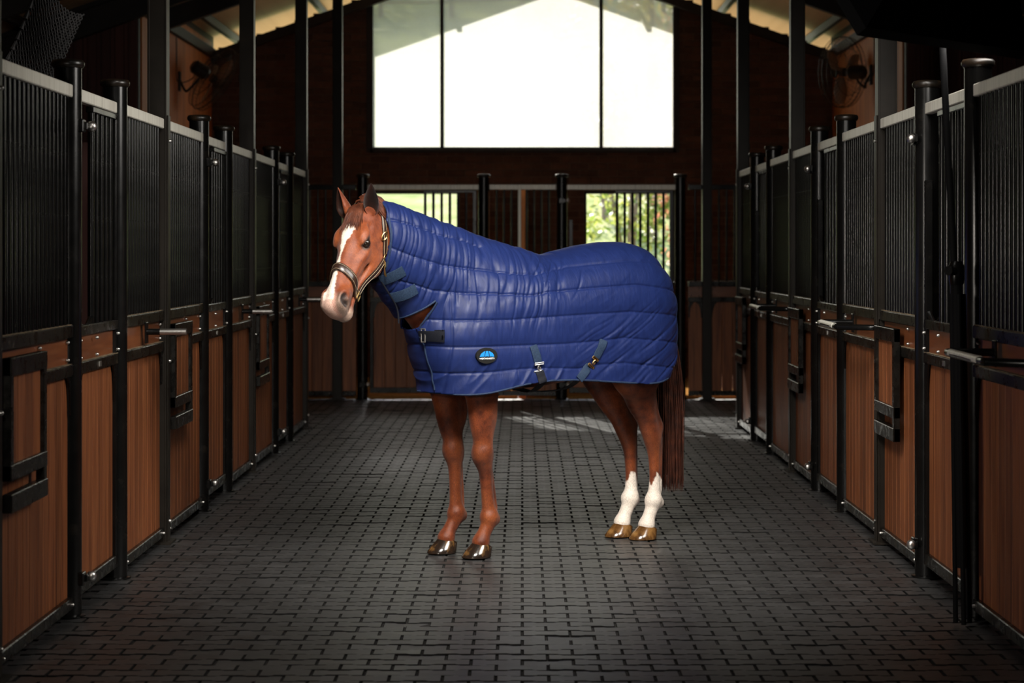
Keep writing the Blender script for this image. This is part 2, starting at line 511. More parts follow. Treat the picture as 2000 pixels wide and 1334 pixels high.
M['glass'] = m
MUL = [-1.016, .996]
fr = MB()
fr.box(BX0, BX1, YB + .02, YB + .09, BZ0, BZ0 + .03)
fr.box(BX0 - .02, BX1 + .02, YB - .03, YB + .10, BZ0 - .045, BZ0 + .004, .004)
for x in (BX0 - .06, BX1 - .02): fr.box(x, x + .08, YB - .03, YB + .09, BZ0 - .04, roof_z(1.95) - .05)
for x in MUL: fr.box(x - .021, x + .021, YB + .01, YB + .09, BZ0, roof_z(x) - .06)
w1 = struct('window_1', fr, M['beam'], 'large gable window of three dusty panes in a dark frame')
ed = [BX0 + .02] + MUL + [BX1 - .02]
for i in range(3):
    xa, xb = ed[i], ed[i + 1]
    top = [(xb, roof_z(xb) - .03), (xa, roof_z(xa) - .03)]
    if xa < 0 < xb: top = [(xb, roof_z(xb) - .03), (0, roof_z(0) - .03), (xa, roof_z(xa) - .03)]
    pn = MB(); poly = [(xa, BZ0 + .02), (xb, BZ0 + .02)] + top
    pn.add([(x, YB + .06, z) for x, z in poly], [tuple(range(len(poly)))])
    o = pn.build('pane', M['glass'], w1, smooth=False)

# ------------------------------------------------------------------ stall fronts (local: x along the front, -y to the aisle)
TR0, TR1 = 2.275, 2.330
MR0, MR1 = 1.225, 1.280
KR0, KR1 = 1.056, 1.108
BR0, BR1 = .040, .092
CACHE = {}
def cached(key, fn):
    if key not in CACHE: CACHE[key] = fn()
    return CACHE[key]
def bar_mesh(z0, z1, r=.0125):
    return cached(('bar', z0, z1, r), lambda: MB().tube([(0, 0, z0), (0, 0, z1)], r, 10, caps=False).mesh('bar', M['steel'], smooth=True))
def plank_mesh(w, z0, z1):
    w = round(w, 3)
    return cached(('plank', w, z0, z1), lambda: MB().box(.0016, w - .0016, 0, .022, z0, z1, .0025).mesh('plank', M['wood'], smooth=False))
def bolt_mesh():
    return cached('bolt', lambda: MB().lathe([(.0001, -.011), (.005, -.0095), (.0075, -.005), (.008, 0), (.008, .004)], 10, axis='Y').mesh('bolt', M['chrome'], smooth=50))
def gusset_mesh(sx):
    def mk():
        P = [(0, 0), (0, -.17)]
        for t in np.linspace(0, 1, 8): P.append((.012 + .058 * (1 - math.cos(t * math.pi / 2)), -.17 + .17 * math.sin(t * math.pi / 2)))
        P = [(sx * x, z) for x, z in P]
        return MB().prism(P, -.004, .004).mesh('gusset', M['steel'], smooth=False)
    return cached(('gus', sx), mk)
def rail(parent, name, x0, x1, z0, z1, mat='steel', y0=-.022, y1=.022, dust=False):
    mb = MB(); mb.box(x0, x1, y0, y1, z0, z1, .004)
    o = mb.build(name, M[mat], parent, smooth=False)
    return o
def planks(parent, x0, x1, z0, z1, wd=.118, y=.0):
    n = max(1, round((x1 - x0) / wd)); w = (x1 - x0) / n
    me = plank_mesh(w, z0, z1)
    for i in range(n): put('plank', me, parent, (x0 + i * w, y, 0))
def bars(parent, x0, x1, pitch, z0=MR1 - .01, z1=TR0 + .01, r=.0125, y=0.0):
    n = max(1, round((x1 - x0) / pitch)); p = (x1 - x0) / n
    me = bar_mesh(round(z0, 3), round(z1, 3), r)
    for i in range(1, n): put('bar', me, parent, (x0 + i * p, y, 0))
def band(parent, x0, x1):
    mb = MB(); mb.box(x0, x1, 0, .018, KR1 - .004, MR0 + .004, .002); mb.build('band_board', M['wood_band'], parent, smooth=False)
def bolts(parent, xs, zs=(KR1 + .02, MR0 - .02), y=-.006):
    for x in xs:
        for z in zs: put('bolt', bolt_mesh(), parent, (x, y, z))
def gussets(parent, x0, x1, z=KR0):
    put('gusset', gusset_mesh(1), parent, (x0, -.012, z)); put('gusset', gusset_mesh(-1), parent, (x1, -.012, z))

def dust_strip(parent, x0, x1, z):
    mb = MB(); mb.box(x0, x1, -.020, .020, z, z + .003); mb.build('dust_layer', M['dust'], parent, smooth=False)
M['dust'] = noise_mat('chaff_dust', [(.35, (.05, .035, .02)), (.6, (.22, .16, .09)), (.8, (.34, .26, .16))], rough=.9, freq=25)

def fixed_panel(root, x0, x1, hatch=None, pitch=.072, top='zinc'):
    t = rail(root, 'top_rail', x0, x1, TR0, TR1, top, -.024, .024); t['label'] = 'galvanised top rail'
    rail(root, 'mid_rail', x0, x1, MR0, MR1, 'steel_dusty', -.026, .026)
    rail(root, 'kick_rail', x0, x1, KR0, KR1, 'steel_dusty', -.026, .024)
    rail(root, 'bottom_rail', x0, x1, BR0, BR1, 'steel_dusty', -.024, .024)
    dust_strip(root, x0, x1, MR1); dust_strip(root, x0, x1, KR1)
    bars(root, x0, x1, pitch)
    planks(root, x0, x1, BR1 - .006, KR0 + .004)
    band(root, x0, x1)
    gussets(root, x0, x1)
    bolts(root, [x0 + .03, x1 - .03] if hatch is None else [hatch + .10, x1 - .03])
    bolts(root, [x0 + .04, x1 - .04], (BR0 + .026,), -.028)
    if hatch:   # small feed hatch hung in front of the panel beside the column
        xa, xb = x0 + .03, hatch; y0, y1 = -.062, -.028
        fh = MB(); zt, zb = 1.20, .735
        fh.box(xa, xa + .045, y0, y1, zb, zt, .003); fh.box(xb - .05, xb, y0, y1, zb - .12, zt, .003)
        fh.box(xa, xb, y0 - .002, y1, zt - .07, zt, .003); fh.box(xa, xb, y0 - .002, y1, zb, zb + .06, .003)
        fh.box(xa, xb, y0 - .004, y1, zb - .12, zb - .05, .003)
        h = fh.build('feed_hatch', M['steel_dusty'], root, smooth=False); h['label'] = 'small framed feed hatch'
        n = 4; w = (xb - xa - .09) / n
        for i in range(n):
            put('plank', plank_mesh(w, .79, 1.135), h, (xa + .043 + i * w, -.046, 0))

def stall_door(name, at, rz, x0, x1, label, group, nb=5, gap=.34, flip=False):
    d = empty(name, at, rz); tag(d, label, 'stall door', group)
    z0 = .07
    rail(d, 'mid_rail', x0, x1, MR0 + .0, MR1 - .01, 'steel_dusty', -.02, .02)
    rail(d, 'kick_rail', x0, x1, KR0, KR1, 'steel_dusty', -.022, .02)
    rail(d, 'bottom_rail', x0, x1, z0, z0 + .06, 'steel_dusty', -.02, .02)
    for (a, c) in ((x0, x0 + .04), (x1 - .04, x1)):
        mb = MB(); mb.box(a, c, -.018, .018, z0, TR0 - .03 if not ((a == x0) != flip) else 1.95, .004); mb.build('stile', M['steel'], d, smooth=False)
    planks(d, x0 + .04, x1 - .04, z0 + .055, KR0 + .004)
    band(d, x0 + .04, x1 - .04)
    bolts(d, [x0 + .02, x1 - .02, x0 + .36], y=-.022)
    gussets(d, x0 + .04, x1 - .04)
    dust_strip(d, x0, x1, KR1)
    # barred part beside an open head gap
    if not flip: bx0, bx1 = x0 + gap, x1 - .02
    else: bx0, bx1 = x0 + .02, x1 - gap
    zt = TR0 - .035
    rail(d, 'grille_top', bx0 - .02, bx1 + .02, zt, zt + .028, 'steel', -.02, .02)
    n = nb; p = (bx1 - bx0) / n
    me = bar_mesh(MR1 - .02, round(zt + .01, 3), .0155)
    for i in range(n): put('bar', me, d, (bx0 + p * (i + (.0 if not flip else 1.0)), 0, 0))
    sc = MB()  # curved lip where the head gap meets the mid rail
    gx0, gx1 = (x0 + .04, bx0) if not flip else (bx1, x1 - .04)
    xs = np.linspace(gx0, gx1, 10); e = 1 if not flip else -1
    lip = [Vector((x, 0, MR1 + .02 - .05 * math.sin(math.pi * (i / 9)))) for i, x in enumerate(xs)]
    sc.tube(lip, .014, 8); sc.build('head_gap_rail', M['steel'], d)
    mb = MB(); mb.box((x0 + x1) / 2 - .02, (x0 + x1) / 2 + .02, -.026, -.022, KR0 + .012, KR0 + .036); mb.build('number_plate', M['chrome'], d, smooth=False)
    return d

def post_parts(parent, x, zt=2.445, r=.060, y=.012):
    mb = MB(); mb.lathe([(r, 0), (r, zt - .03)], 24, (x, y, 0))
    p = mb.build('post', M['steel'], parent, smooth=40)
    mb = MB(); mb.lathe([(r - .01, zt - .040), (r + .004, zt - .038), (r + .0125, zt - .027), (r + .0125, zt - .013), (r + .006, zt - .003), (r - .012, zt)], 28, (x, y, 0))
    mb.build('cap', M['rust'], p, smooth=50)
    mb = MB(); mb.lathe([(r + .018, 0), (r + .018, .006), (r, .012)], 20, (x, y, 0)); mb.build('foot_plate', M['steel'], p)
    return p
def door_frame(at, rz, xa, xb, label, group, hinge_first=True):
    d = empty('door_frame', at, rz); tag(d, label, 'door frame', group)
    for x in (xa, xb): post_parts(d, x)
    t = rail(d, 'header_rail', xa + .055, xb - .055, TR0, TR1, 'zinc', -.010, .030)
    xh = xa if hinge_first else xb; sg = 1 if hinge_first else -1
    for z in (2.155, .165):
        mb = MB(); mb.box(xh - .03, xh + .03, -.062, -.03, z - .028, z + .028, .004); mb.box(xh - .012 + .02 * sg, xh + .012 + .06 * sg, -.072, -.045, z - .016, z + .016, .003)
        h = mb.build('hinge', M['steel'], d, smooth=False)
        mb = MB(); mb.lathe([(.0005, -.024), (.013, -.021), (.021, -.012), (.024, 0), (.021, .012), (.013, .021), (.0005, .024)], 16, (xh + .062 * sg, -.078, z))
        mb.build('ball', M['chrome'], h, smooth=True)
    return d

ORD = ['third', 'second', 'first']
SIDES = [(-1, 'row the horse faces'), (1, 'row behind the tail')]
BAY = 3.585
for s, row in SIDES:
    pa, pb = (1.36, 2.38) if s < 0 else (1.15, 2.26)
    for bi in range(3):
        ordn = ORD[bi] + ' from brick wall'
        if s < 0: at, rz = (-W - .035, COLY[bi], 0), math.pi / 2
        else: at, rz = (W + .035, COLY[bi + 1], 0), -math.pi / 2
        p = empty('stall_panel', at, rz); tag(p, 'barred stall panel with feed hatch, %s, %s' % (ordn, row), 'stall panel', 'stall panels with feed hatches')
        fixed_panel(p, .055, pa - .061, hatch=.06 + .60)
        p = empty('stall_panel', at, rz); tag(p, 'barred stall panel without hatch, %s, %s' % (ordn, row), 'stall panel', 'plain stall panels')
        fixed_panel(p, pb + .061, BAY - .055)
        door_frame(at, rz, pa, pb, 'pair of capped black door posts, %s, %s' % (ordn, row), 'door frames along the aisle')
        stall_door('stall_door', at, rz, pa + .075, pb - .075, 'barred wood-faced stall door, %s, %s' % (ordn, row), 'stall doors along the aisle')
        # rug rack
        rk = empty('rug_rack', at, rz)
        tag(rk, 'black tubular rug rack, %s, %s' % (ordn, row), 'rug rack', 'rug racks')
        z = 1.184; mb = MB()
        if s > 0:
            x0_, x1_ = 2.74, 3.50
            mb.tube(catmull([(x0_, -.030, z), (x0_, -.12, z), (x0_, -.205, z), (x0_ + .06, -.225, z), (x1_ - .10, -.235, z), (x1_ - .02, -.22, z), (x1_ + .10, -.08, z), (x1_ + .10, -.03, z)], 5), .0165, 12)
        else:
            x0_ = 2.99; x1_ = x0_ + .02
            mb.tube(catmull([(x0_, -.03, z), (x0_, -.10, z), (x0_, -.235, z)], 4), .0165, 12)
        mb.build('rack_tube', M['steel'], rk)
        for x in ((x0_, x1_ + .10) if s > 0 else (x0_,)):
            mb = MB(); mb.box(x - .03, x + .03, -.034, -.024, z - .06, z + .05, .003); mb.build('bracket', M['steel'], rk, smooth=False)
        mb = MB()
        if s > 0: mb.tube([(x0_ + .08, -.226, z + .002), (x1_ - .12, -.236, z + .002)], .0172, 12)
        else: mb.tube([(x0_, -.10, z), (x0_, -.237, z)], .0172, 12)
        mb.build('worn_sleeve', M['chrome'] if s < 0 else M['zinc'], rk)

# steel columns
for s, row in SIDES:
    for i, y in enumerate(COLY):
        c = empty('steel_column', (s * W, y, 0)); o5 = ['fifth', 'fourth', 'third', 'second', 'first'][i]
        tag(c, 'tall dark steel column, %s from brick wall, %s' % (o5, row), 'column', 'steel columns')
        ztop = rafter_z(W + .05) + .05
        x0, x1 = sorted((0, s * .105))
        mb = MB(); mb.box(min(0, s * .012), max(0, s * .012), -.05, .05, .0, ztop, .002); mb.box(min(s * .093, s * .105), max(s * .093, s * .105), -.05, .05, 0, ztop, .002)
        mb.box(min(s * .012, s * .093), max(s * .012, s * .093), -.048, .048, 0, ztop)
        mb.build('shaft', M['column'], c, smooth=False)
        if i < 4:
            mb = MB(); mb.box(min(0, -s * .008), max(0, -s * .008), -.034, .034, 0, TR1 + .02, .002); mb.build('cover_strip', M['column'], c, smooth=False)
            for z in (2.21, 1.0, .12): put('bolt', cached('boltx', lambda: MB().lathe([(.0005, -.012), (.008, -.008), (.010, 0), (.010, .004)], 10, axis='X').mesh('bolt', M['chrome'], smooth=50)), c, (-s * .010, 0, z), (0, 0, 0 if s < 0 else math.pi) if s > 0 else (0, 0, math.pi))
        mb = MB(); mb.box(x0 - .03, x1 + .03, -.09, .09, 0, .012); mb.build('base_plate', M['column'], c, smooth=False)

# partitions between the stalls
for s, nm in ((-1, 'left'), (1, 'right')):
    for i, y in enumerate(COLY[:4]):
        mb = MB(); x0, x1 = sorted((s * (W + .12), s * XO)); mb.box(x0, x1, y - .03, y + .03, 0, 2.2)
        struct('wall_partition_%s_%d' % (nm, i + 1), mb, M['plank_dark'], 'dark boarded partition between neighbouring stalls')
mb = MB(); mb.box(-.04, .04, 21.95, YB, 0, 2.28); struct('wall_partition_end', mb, M['plank'], 'boarded partition between the two end stalls')

# end stall fronts, facing up the aisle
YE = 21.82
PX = [-1.733, -.417, .428, 1.717]
eat = (0, YE, 0)
dn = [('beside the grass window', 'grass'), ('beside the bush window', 'bush')]
for k, (xa, xb) in enumerate(((PX[0], PX[1]), (PX[2], PX[3]))):
    door_frame(eat, 0, xa, xb, 'pair of capped black posts at the end stall %s' % dn[k][0], 'end stall door frames', True)
    stall_door('stall_door', eat, 0, xa + .08, xb - .08, 'end stall door with bars and head gap %s' % dn[k][0], 'end stall doors', nb=6 if k == 0 else 7, gap=.60 if k == 0 else .52)
p = empty('stall_panel', eat, 0); tag(p, 'middle barred end panel between the two end stall doors', 'stall panel', 'end stall panels'); fixed_panel(p, PX[1] + .061, PX[2] - .061, pitch=.085)
mb = MB(); mb.box(-.045, -.012, -.03, .03, 1.0, TR1, .004); mb.build('centre_stile', M['zinc'], p, smooth=False)  # pale zinc colour stands in for sunlight on the partition edge
for s, row in SIDES:
    p = empty('stall_panel', eat, 0); x0, x1 = sorted((s * (W + .10), s * (XE - .02)))
    tag(p, 'wide outer barred end panel beyond the last column, side %s' % row[4:], 'stall panel', 'end stall panels')
    fixed_panel(p, x0, x1, pitch=.085, top='steel')
    p = empty('stall_panel', eat, 0); x0, x1 = sorted((s * (PX[3] + .085), s * (W - .0)))
    tag(p, 'narrow barred end panel between capped post and last column, side %s' % row[4:], 'stall panel', 'end stall panels')
    fixed_panel(p, x0, x1, pitch=.08, top='steel')

# ------------------------------------------------------------------ wall fans
def fan(s, at, face, lab):
    r = empty('wall_fan', at); tag(r, lab, 'fan', 'wall fans')
    face = Vector(face).normalized()
    u = face.cross(Vector((0, 0, 1))).normalized(); v = u.cross(face)
    mb = MB()
    cg = MB(); R_ = .40
    for (d, rr) in ((.0, R_), (.055, R_ * .98), (-.055, R_ * .98), (.09, .26), (-.09, .26), (.10, .09), (-.10, .09)):
        cg.tube([face * d + (u * math.cos(a) + v * math.sin(a)) * rr for a in np.linspace(0, 2 * math.pi, 41)], .0035 if rr < R_ else .006, 6, caps=False)
    for k in range(44):
        a = 2 * math.pi * k / 44
        e = u * math.cos(a) + v * math.sin(a)
        for sg in (1, -1):
            cg.tube([e * R_, face * (.055 * sg) + e * R_ * .96, face * (.09 * sg) + e * .26, face * (.10 * sg) + e * .09], .0017, 4, caps=False)
    cg.build('cage', M['fan_black'], r)
    for k in range(3):
        a0 = k * 2 * math.pi / 3 + .5
        vs = []; 
        for i in range(9):
            rr = .06 + .30 * i / 8; wd = .35 + .75 * math.sin(math.pi * min(1, (i + 1.5) / 9)) 
            for j in (-1, 0, 1):
                a = a0 + j * wd * .45; e = u * math.cos(a) + v * math.sin(a)
                vs.append(e * rr + face * (-.022 * j + .006))
        fs = []
        for i in range(8):
            for j in (0, 1):
                q = i * 3 + j; fs.append((q, q + 1, q + 4, q + 3))
        b_ = MB(); b_.add(vs, fs); o = b_.build('blade', M['fan_blade'], r, smooth=True); o.modifiers.new('thickness', 'SOLIDIFY').thickness = .003
    hb = MB(); hb.tube([face * .10, face * .115], .06, 20); hb.tube([face * .03, face * -.03], .05, 20); hb.build('hub', M['fan_black'], r)
    mo = MB(); mo.tube([face * -.09, face * -.12, face * -.27, face * -.30], [.06, .085, .08, .05], 20); mo.build('motor', M['fan_black'], r)
    wall = Vector((s * XE, at[1], at[2])) - Vector(at)
    ar = MB(); st = face * -.2 + Vector((0, 0, -.09))
    en = Vector((wall.x - s * .02, -.10, -.12)); mid = (st + en) / 2 + Vector((0, 0, -.07))
    ar.tube(catmull([face * -.2, st, mid, en + Vector((-s * .07, 0, -.02)), en + Vector((-s * .01, 0, .10))], 6), .014, 10); ar.build('bracket_arm', M['fan_black'], r)
    pl = MB(); c = Vector((wall.x - s * .03, -.10, -.05)); pl.box(c.x - .012, c.x + .012, c.y - .05, c.y + .05, c.z - .10, c.z + .12, .003); pl.build('wall_plate', M['fan_black'], r)
    cb = MB(); cb.tube(catmull([face * -.28, face * -.25 + Vector((s * .03, 0, -.12)), Vector((wall.x - s * .03, -.25, -.05)), Vector((wall.x - s * .025, -.28, .25)), Vector((wall.x - s * .025, -.3, .62))], 6), .006, 8); cb.build('cable', M['fan_black'], r)
fan(-1, (-3.53, 23.0, 3.58), (.66, .45, -.44), 'black caged wall fan in the corner the horse faces')
fan(1, (3.60, 22.6, 3.62), (-.66, .62, .06), 'black caged wall fan on the plank wall at the tail side')

# bedding in the end stalls
M['straw'] = noise_mat('straw', [(.3, (.16, .075, .022)), (.6, (.26, .13, .04)), (.8, (.36, .2, .07))], rough=.95, freq=40, spec=0.0, bump=.6, bump_freq=90)
for s, nm in ((-1, 1), (1, 2)):
    mb = MB(); x0, x1 = sorted((s * .05, s * (XE - .02))); mb.box(x0, x1, YE + .10, YB - .06, -.008, .030, .01)
    o = mb.build('straw_bedding', M['straw'], None); o['kind'] = 'stuff'
    tag(o, 'brown straw bedding in the end stall ' + ('with the grass window' if s < 0 else 'with the bush window'), 'straw')
# ------------------------------------------------------------------ implicit-surface tools for the horse and its rug
def vnoise(P, seed=0):
    """smooth value noise on an (n,3) array"""
    P = np.asarray(P, np.float32)
    tab = np.random.default_rng(seed).random(4096).astype(np.float32)
    i = np.floor(P).astype(np.int64); f = P - i; f = f * f * (3 - 2 * f)
    out = np.zeros(len(P), np.float32)
    for dx in (0, 1):
        for dy in (0, 1):
            for dz in (0, 1):
                h = ((i[:, 0] + dx) * 73856093 ^ (i[:, 1] + dy) * 19349663 ^ (i[:, 2] + dz) * 83492791) & 4095
                w = (f[:, 0] if dx else 1 - f[:, 0]) * (f[:, 1] if dy else 1 - f[:, 1]) * (f[:, 2] if dz else 1 - f[:, 2])
                out += tab[h] * w
    return out * 2 - 1

class Field:
    """signed distance samples on a regular grid"""
    def __init__(self, lo, hi, h):
        self.lo = np.array(lo, np.float32); self.h = h
        self.n = np.ceil((np.array(hi) - np.array(lo)) / h).astype(int) + 1
        self.F = np.full(self.n, 0.5, np.float32)
    def sub(self, a, b):
        i0 = np.clip(np.floor((np.array(a) - self.lo) / self.h).astype(int), 0, self.n)
        i1 = np.clip(np.ceil((np.array(b) - self.lo) / self.h).astype(int) + 1, 0, self.n)
        sl = tuple(slice(p, q) for p, q in zip(i0, i1))
        ax = [(self.lo[k] + self.h * np.arange(i0[k], i1[k])).astype(np.float32) for k in range(3)]
        return sl, np.meshgrid(*ax, indexing='ij', sparse=True)
    def union(self, sl, d, k):
        a = self.F[sl]
        if a.size == 0: return
        if k <= 0: self.F[sl] = np.minimum(a, d); return
        hh = np.clip(.5 + .5 * (a - d) / k, 0, 1)
        self.F[sl] = a + (d - a) * hh - k * hh * (1 - hh)
    def carve(self, sl, d, k):
        a = self.F[sl]; d = -d
        if a.size == 0: return
        hh = np.clip(.5 - .5 * (a - d) / k, 0, 1)
        self.F[sl] = a + (d - a) * hh + k * hh * (1 - hh)
    def sweep(self, st, k=.03, lat=(0, 1, 0), sub=4, pad=.12):
        """st: list of (x, y, z, hd, hw): elliptical sections; hd across the bend plane, hw along lat"""
        st = np.array(st, float)
        pts = []
        for i in range(len(st) - 1):
            p0 = st[max(i - 1, 0)]; p1 = st[i]; p2 = st[i + 1]; p3 = st[min(i + 2, len(st) - 1)]
            for j in range(sub):
                t = j / sub
                pts.append(.5 * (2 * p1 + (p2 - p0) * t + (2 * p0 - 5 * p1 + 4 * p2 - p3) * t * t + (3 * p1 - p0 - 3 * p2 + p3) * t ** 3))
        pts.append(st[-1]); pts = np.array(pts)
        r = pts[:, 3:].max(axis=1, keepdims=True) + pad
        sl, (X, Y, Z) = self.sub((pts[:, :3] - r).min(0), (pts[:, :3] + r).max(0))
        lat = np.array(lat, float)
        best = None
        for i in range(len(pts) - 1):
            a, b = pts[i, :3], pts[i + 1, :3]
            ax = b - a; Ln = np.linalg.norm(ax); ax = ax / Ln
            lt = lat - ax * lat.dot(ax); lt /= np.linalg.norm(lt)
            do = np.cross(ax, lt)
            dx, dy, dz = X - a[0], Y - a[1], Z - a[2]
            w = dx * ax[0] + dy * ax[1] + dz * ax[2]
            t = np.clip(w / Ln, 0, 1)
            ex = w - t * Ln
            u = dx * do[0] + dy * do[1] + dz * do[2]
            v = dx * lt[0] + dy * lt[1] + dz * lt[2]
            hd = pts[i, 3] + (pts[i + 1, 3] - pts[i, 3]) * t
            hw = pts[i, 4] + (pts[i + 1, 4] - pts[i, 4]) * t
            mn = np.minimum(hd, hw)
            q = np.sqrt((u / hd) ** 2 + (v / hw) ** 2 + (ex / mn) ** 2)
            d = (q - 1) * (mn * .5 + np.sqrt(hd * hw) * .5)
            best = d if best is None else np.minimum(best, d)
        self.union(sl, best.astype(np.float32), k)
    def ellipsoid(self, c, r, k=.02, R=None, cut=False):
        c = np.array(c, float); r = np.array(r, float); m = r.max() + .06
        sl, (X, Y, Z) = self.sub(c - m, c + m)
        dx, dy, dz = X - c[0], Y - c[1], Z - c[2]
        if R is not None:
            R = np.array(R)
            dx, dy, dz = (dx * R[0, j] + dy * R[1, j] + dz * R[2, j] for j in range(3))
        q = np.sqrt((dx / r[0]) ** 2 + (dy / r[1]) ** 2 + (dz / r[2]) ** 2)
        d = ((q - 1) * r.min()).astype(np.float32)
        (self.carve if cut else self.union)(sl, d, k)
    def surface(self):
        """naive surface nets -> verts (n,3), quads (m,4)"""
        F = self.F; s = F < 0
        cs = [s[dx:s.shape[0] - 1 + dx, dy:s.shape[1] - 1 + dy, dz:s.shape[2] - 1 + dz] for dx in (0, 1) for dy in (0, 1) for dz in (0, 1)]
        cnt = sum(c.astype(np.int8) for c in cs)
        act = (cnt > 0) & (cnt < 8)
        I = np.argwhere(act)
        idx = np.full(act.shape, -1, np.int64); idx[act] = np.arange(len(I))
        cor = np.array([(dx, dy, dz) for dx in (0, 1) for dy in (0, 1) for dz in (0, 1)])
        val = np.stack([F[I[:, 0] + c[0], I[:, 1] + c[1], I[:, 2] + c[2]] for c in cor], 1)
        acc = np.zeros((len(I), 3)); n = np.zeros(len(I))
        for a in range(8):
            for b in range(a + 1, 8):
                if np.abs(cor[a] - cor[b]).sum() != 1: continue
                cr = (val[:, a] < 0) != (val[:, b] < 0)
                den = val[:, a] - val[:, b]
                t = np.where(cr, val[:, a] / np.where(np.abs(den) < 1e-12, 1e-12, den), 0)
                p = cor[a] + (cor[b] - cor[a]) * t[:, None]
                acc += np.where(cr[:, None], p, 0); n += cr
        V = self.lo + self.h * (I + acc / n[:, None])
        Q = []
        for ax in range(3):
            b_, c_ = (ax + 1) % 3, (ax + 2) % 3
            A = np.take(s, range(0, s.shape[ax] - 1), axis=ax); B = np.take(s, range(1, s.shape[ax]), axis=ax)
            E = np.argwhere(A != B)
            ok = (E[:, b_] > 0) & (E[:, c_] > 0) & (E[:, b_] < act.shape[b_]) & (E[:, c_] < act.shape[c_])
            E = E[ok]
            flip = s[tuple(E.T)]
            def cell(db, dc):
                C = E.copy(); C[:, b_] -= db; C[:, c_] -= dc
                return idx[tuple(C.T)]
            q = np.stack([cell(1, 1), cell(0, 1), cell(0, 0), cell(1, 0)], 1)
            q[~flip] = q[~flip][:, ::-1]
            Q.append(q)
        Q = np.concatenate(Q)
        return V, Q[(Q >= 0).all(1)]

def vnormals(V, Q):
    d1 = V[Q[:, 2]] - V[Q[:, 0]]; d2 = V[Q[:, 3]] - V[Q[:, 1]]
    fn = np.cross(d1, d2)
    N = np.zeros_like(V)
    for k in range(4): np.add.at(N, Q[:, k], fn)
    return N / (np.linalg.norm(N, axis=1, keepdims=True) + 1e-12)

def relax(V, Q, it=2, w=.5):
    n = len(V)
    for _ in range(it):
        S = np.zeros_like(V); c = np.zeros(n)
        for k in range(4):
            a, b = Q[:, k], Q[:, (k + 1) % 4]
            np.add.at(S, a, V[b]); np.add.at(S, b, V[a]); np.add.at(c, a, 1); np.add.at(c, b, 1)
        V = V + w * (S / np.maximum(c, 1)[:, None] - V)
    return V

def np_mesh(name, V, Q, mats, col=None, smooth=True):
    me = bpy.data.meshes.new(name)
    V = np.asarray(V, np.float32); Q = np.asarray(Q, np.int32); k = Q.shape[1]
    me.vertices.add(len(V)); me.vertices.foreach_set('co', V.ravel())
    me.loops.add(Q.size); me.loops.foreach_set('vertex_index', Q.ravel())
    me.polygons.add(len(Q)); me.polygons.foreach_set('loop_start', np.arange(0, Q.size, k, dtype=np.int32))
    me.update(calc_edges=True); me.validate()
    for m in mats: me.materials.append(m)
    if col is not None:
        at = me.color_attributes.new('coat', 'FLOAT_COLOR', 'POINT')
        c4 = np.ones((len(V), 4), np.float32); c4[:, :3] = col
        at.data.foreach_set('color', c4.ravel())
    if smooth: me.shade_smooth()
    return me

def interp(x, pts):
    p = np.array(sorted(pts)); return np.interp(x, p[:, 0], p[:, 1])
def sstep(a, b, x):
    t = np.clip((x - a) / (b - a), 0, 1); return t * t * (3 - 2 * t)

# ------------------------------------------------------------------ the horse (local: x forward, y to its left, z up)
HORSE_AT, HORSE_RZ = (0.161, 10.945, 0.0), math.radians(-145.435)
POLL = np.array([1.286, 0.124, 1.825])
_yaw, _pit, _rol = math.radians(26), math.radians(37), math.radians(5)
_fc = np.array([math.cos(_yaw), math.sin(_yaw), 0]); _up = np.array([0, 0, 1.0]); _lf = np.array([-math.sin(_yaw), math.cos(_yaw), 0])
_up, _lf = _up * math.cos(_rol) - _lf * math.sin(_rol), _lf * math.cos(_rol) + _up * math.sin(_rol)
E1 = _fc * math.sin(_pit) - _up * math.cos(_pit); E2 = _fc * math.cos(_pit) + _up * math.sin(_pit); E3 = _lf
HS = .96
def hd(a, b, c): return POLL + HS * (E1 * a + E2 * b + E3 * c)
def to_head(V): 
    d = (V - POLL) / HS
    return np.stack([d @ E1, d @ E2, d @ E3], 1)
HR = np.stack([E1, E2, E3], 1)

NECK = [(.42, .0, 1.27, .345, .215), (.72, .01, 1.43, .285, .165), (.98, .055, 1.585, .205, .125), (1.13, .085, 1.665, .165, .105), (1.235, .10, 1.72, .125, .09)]

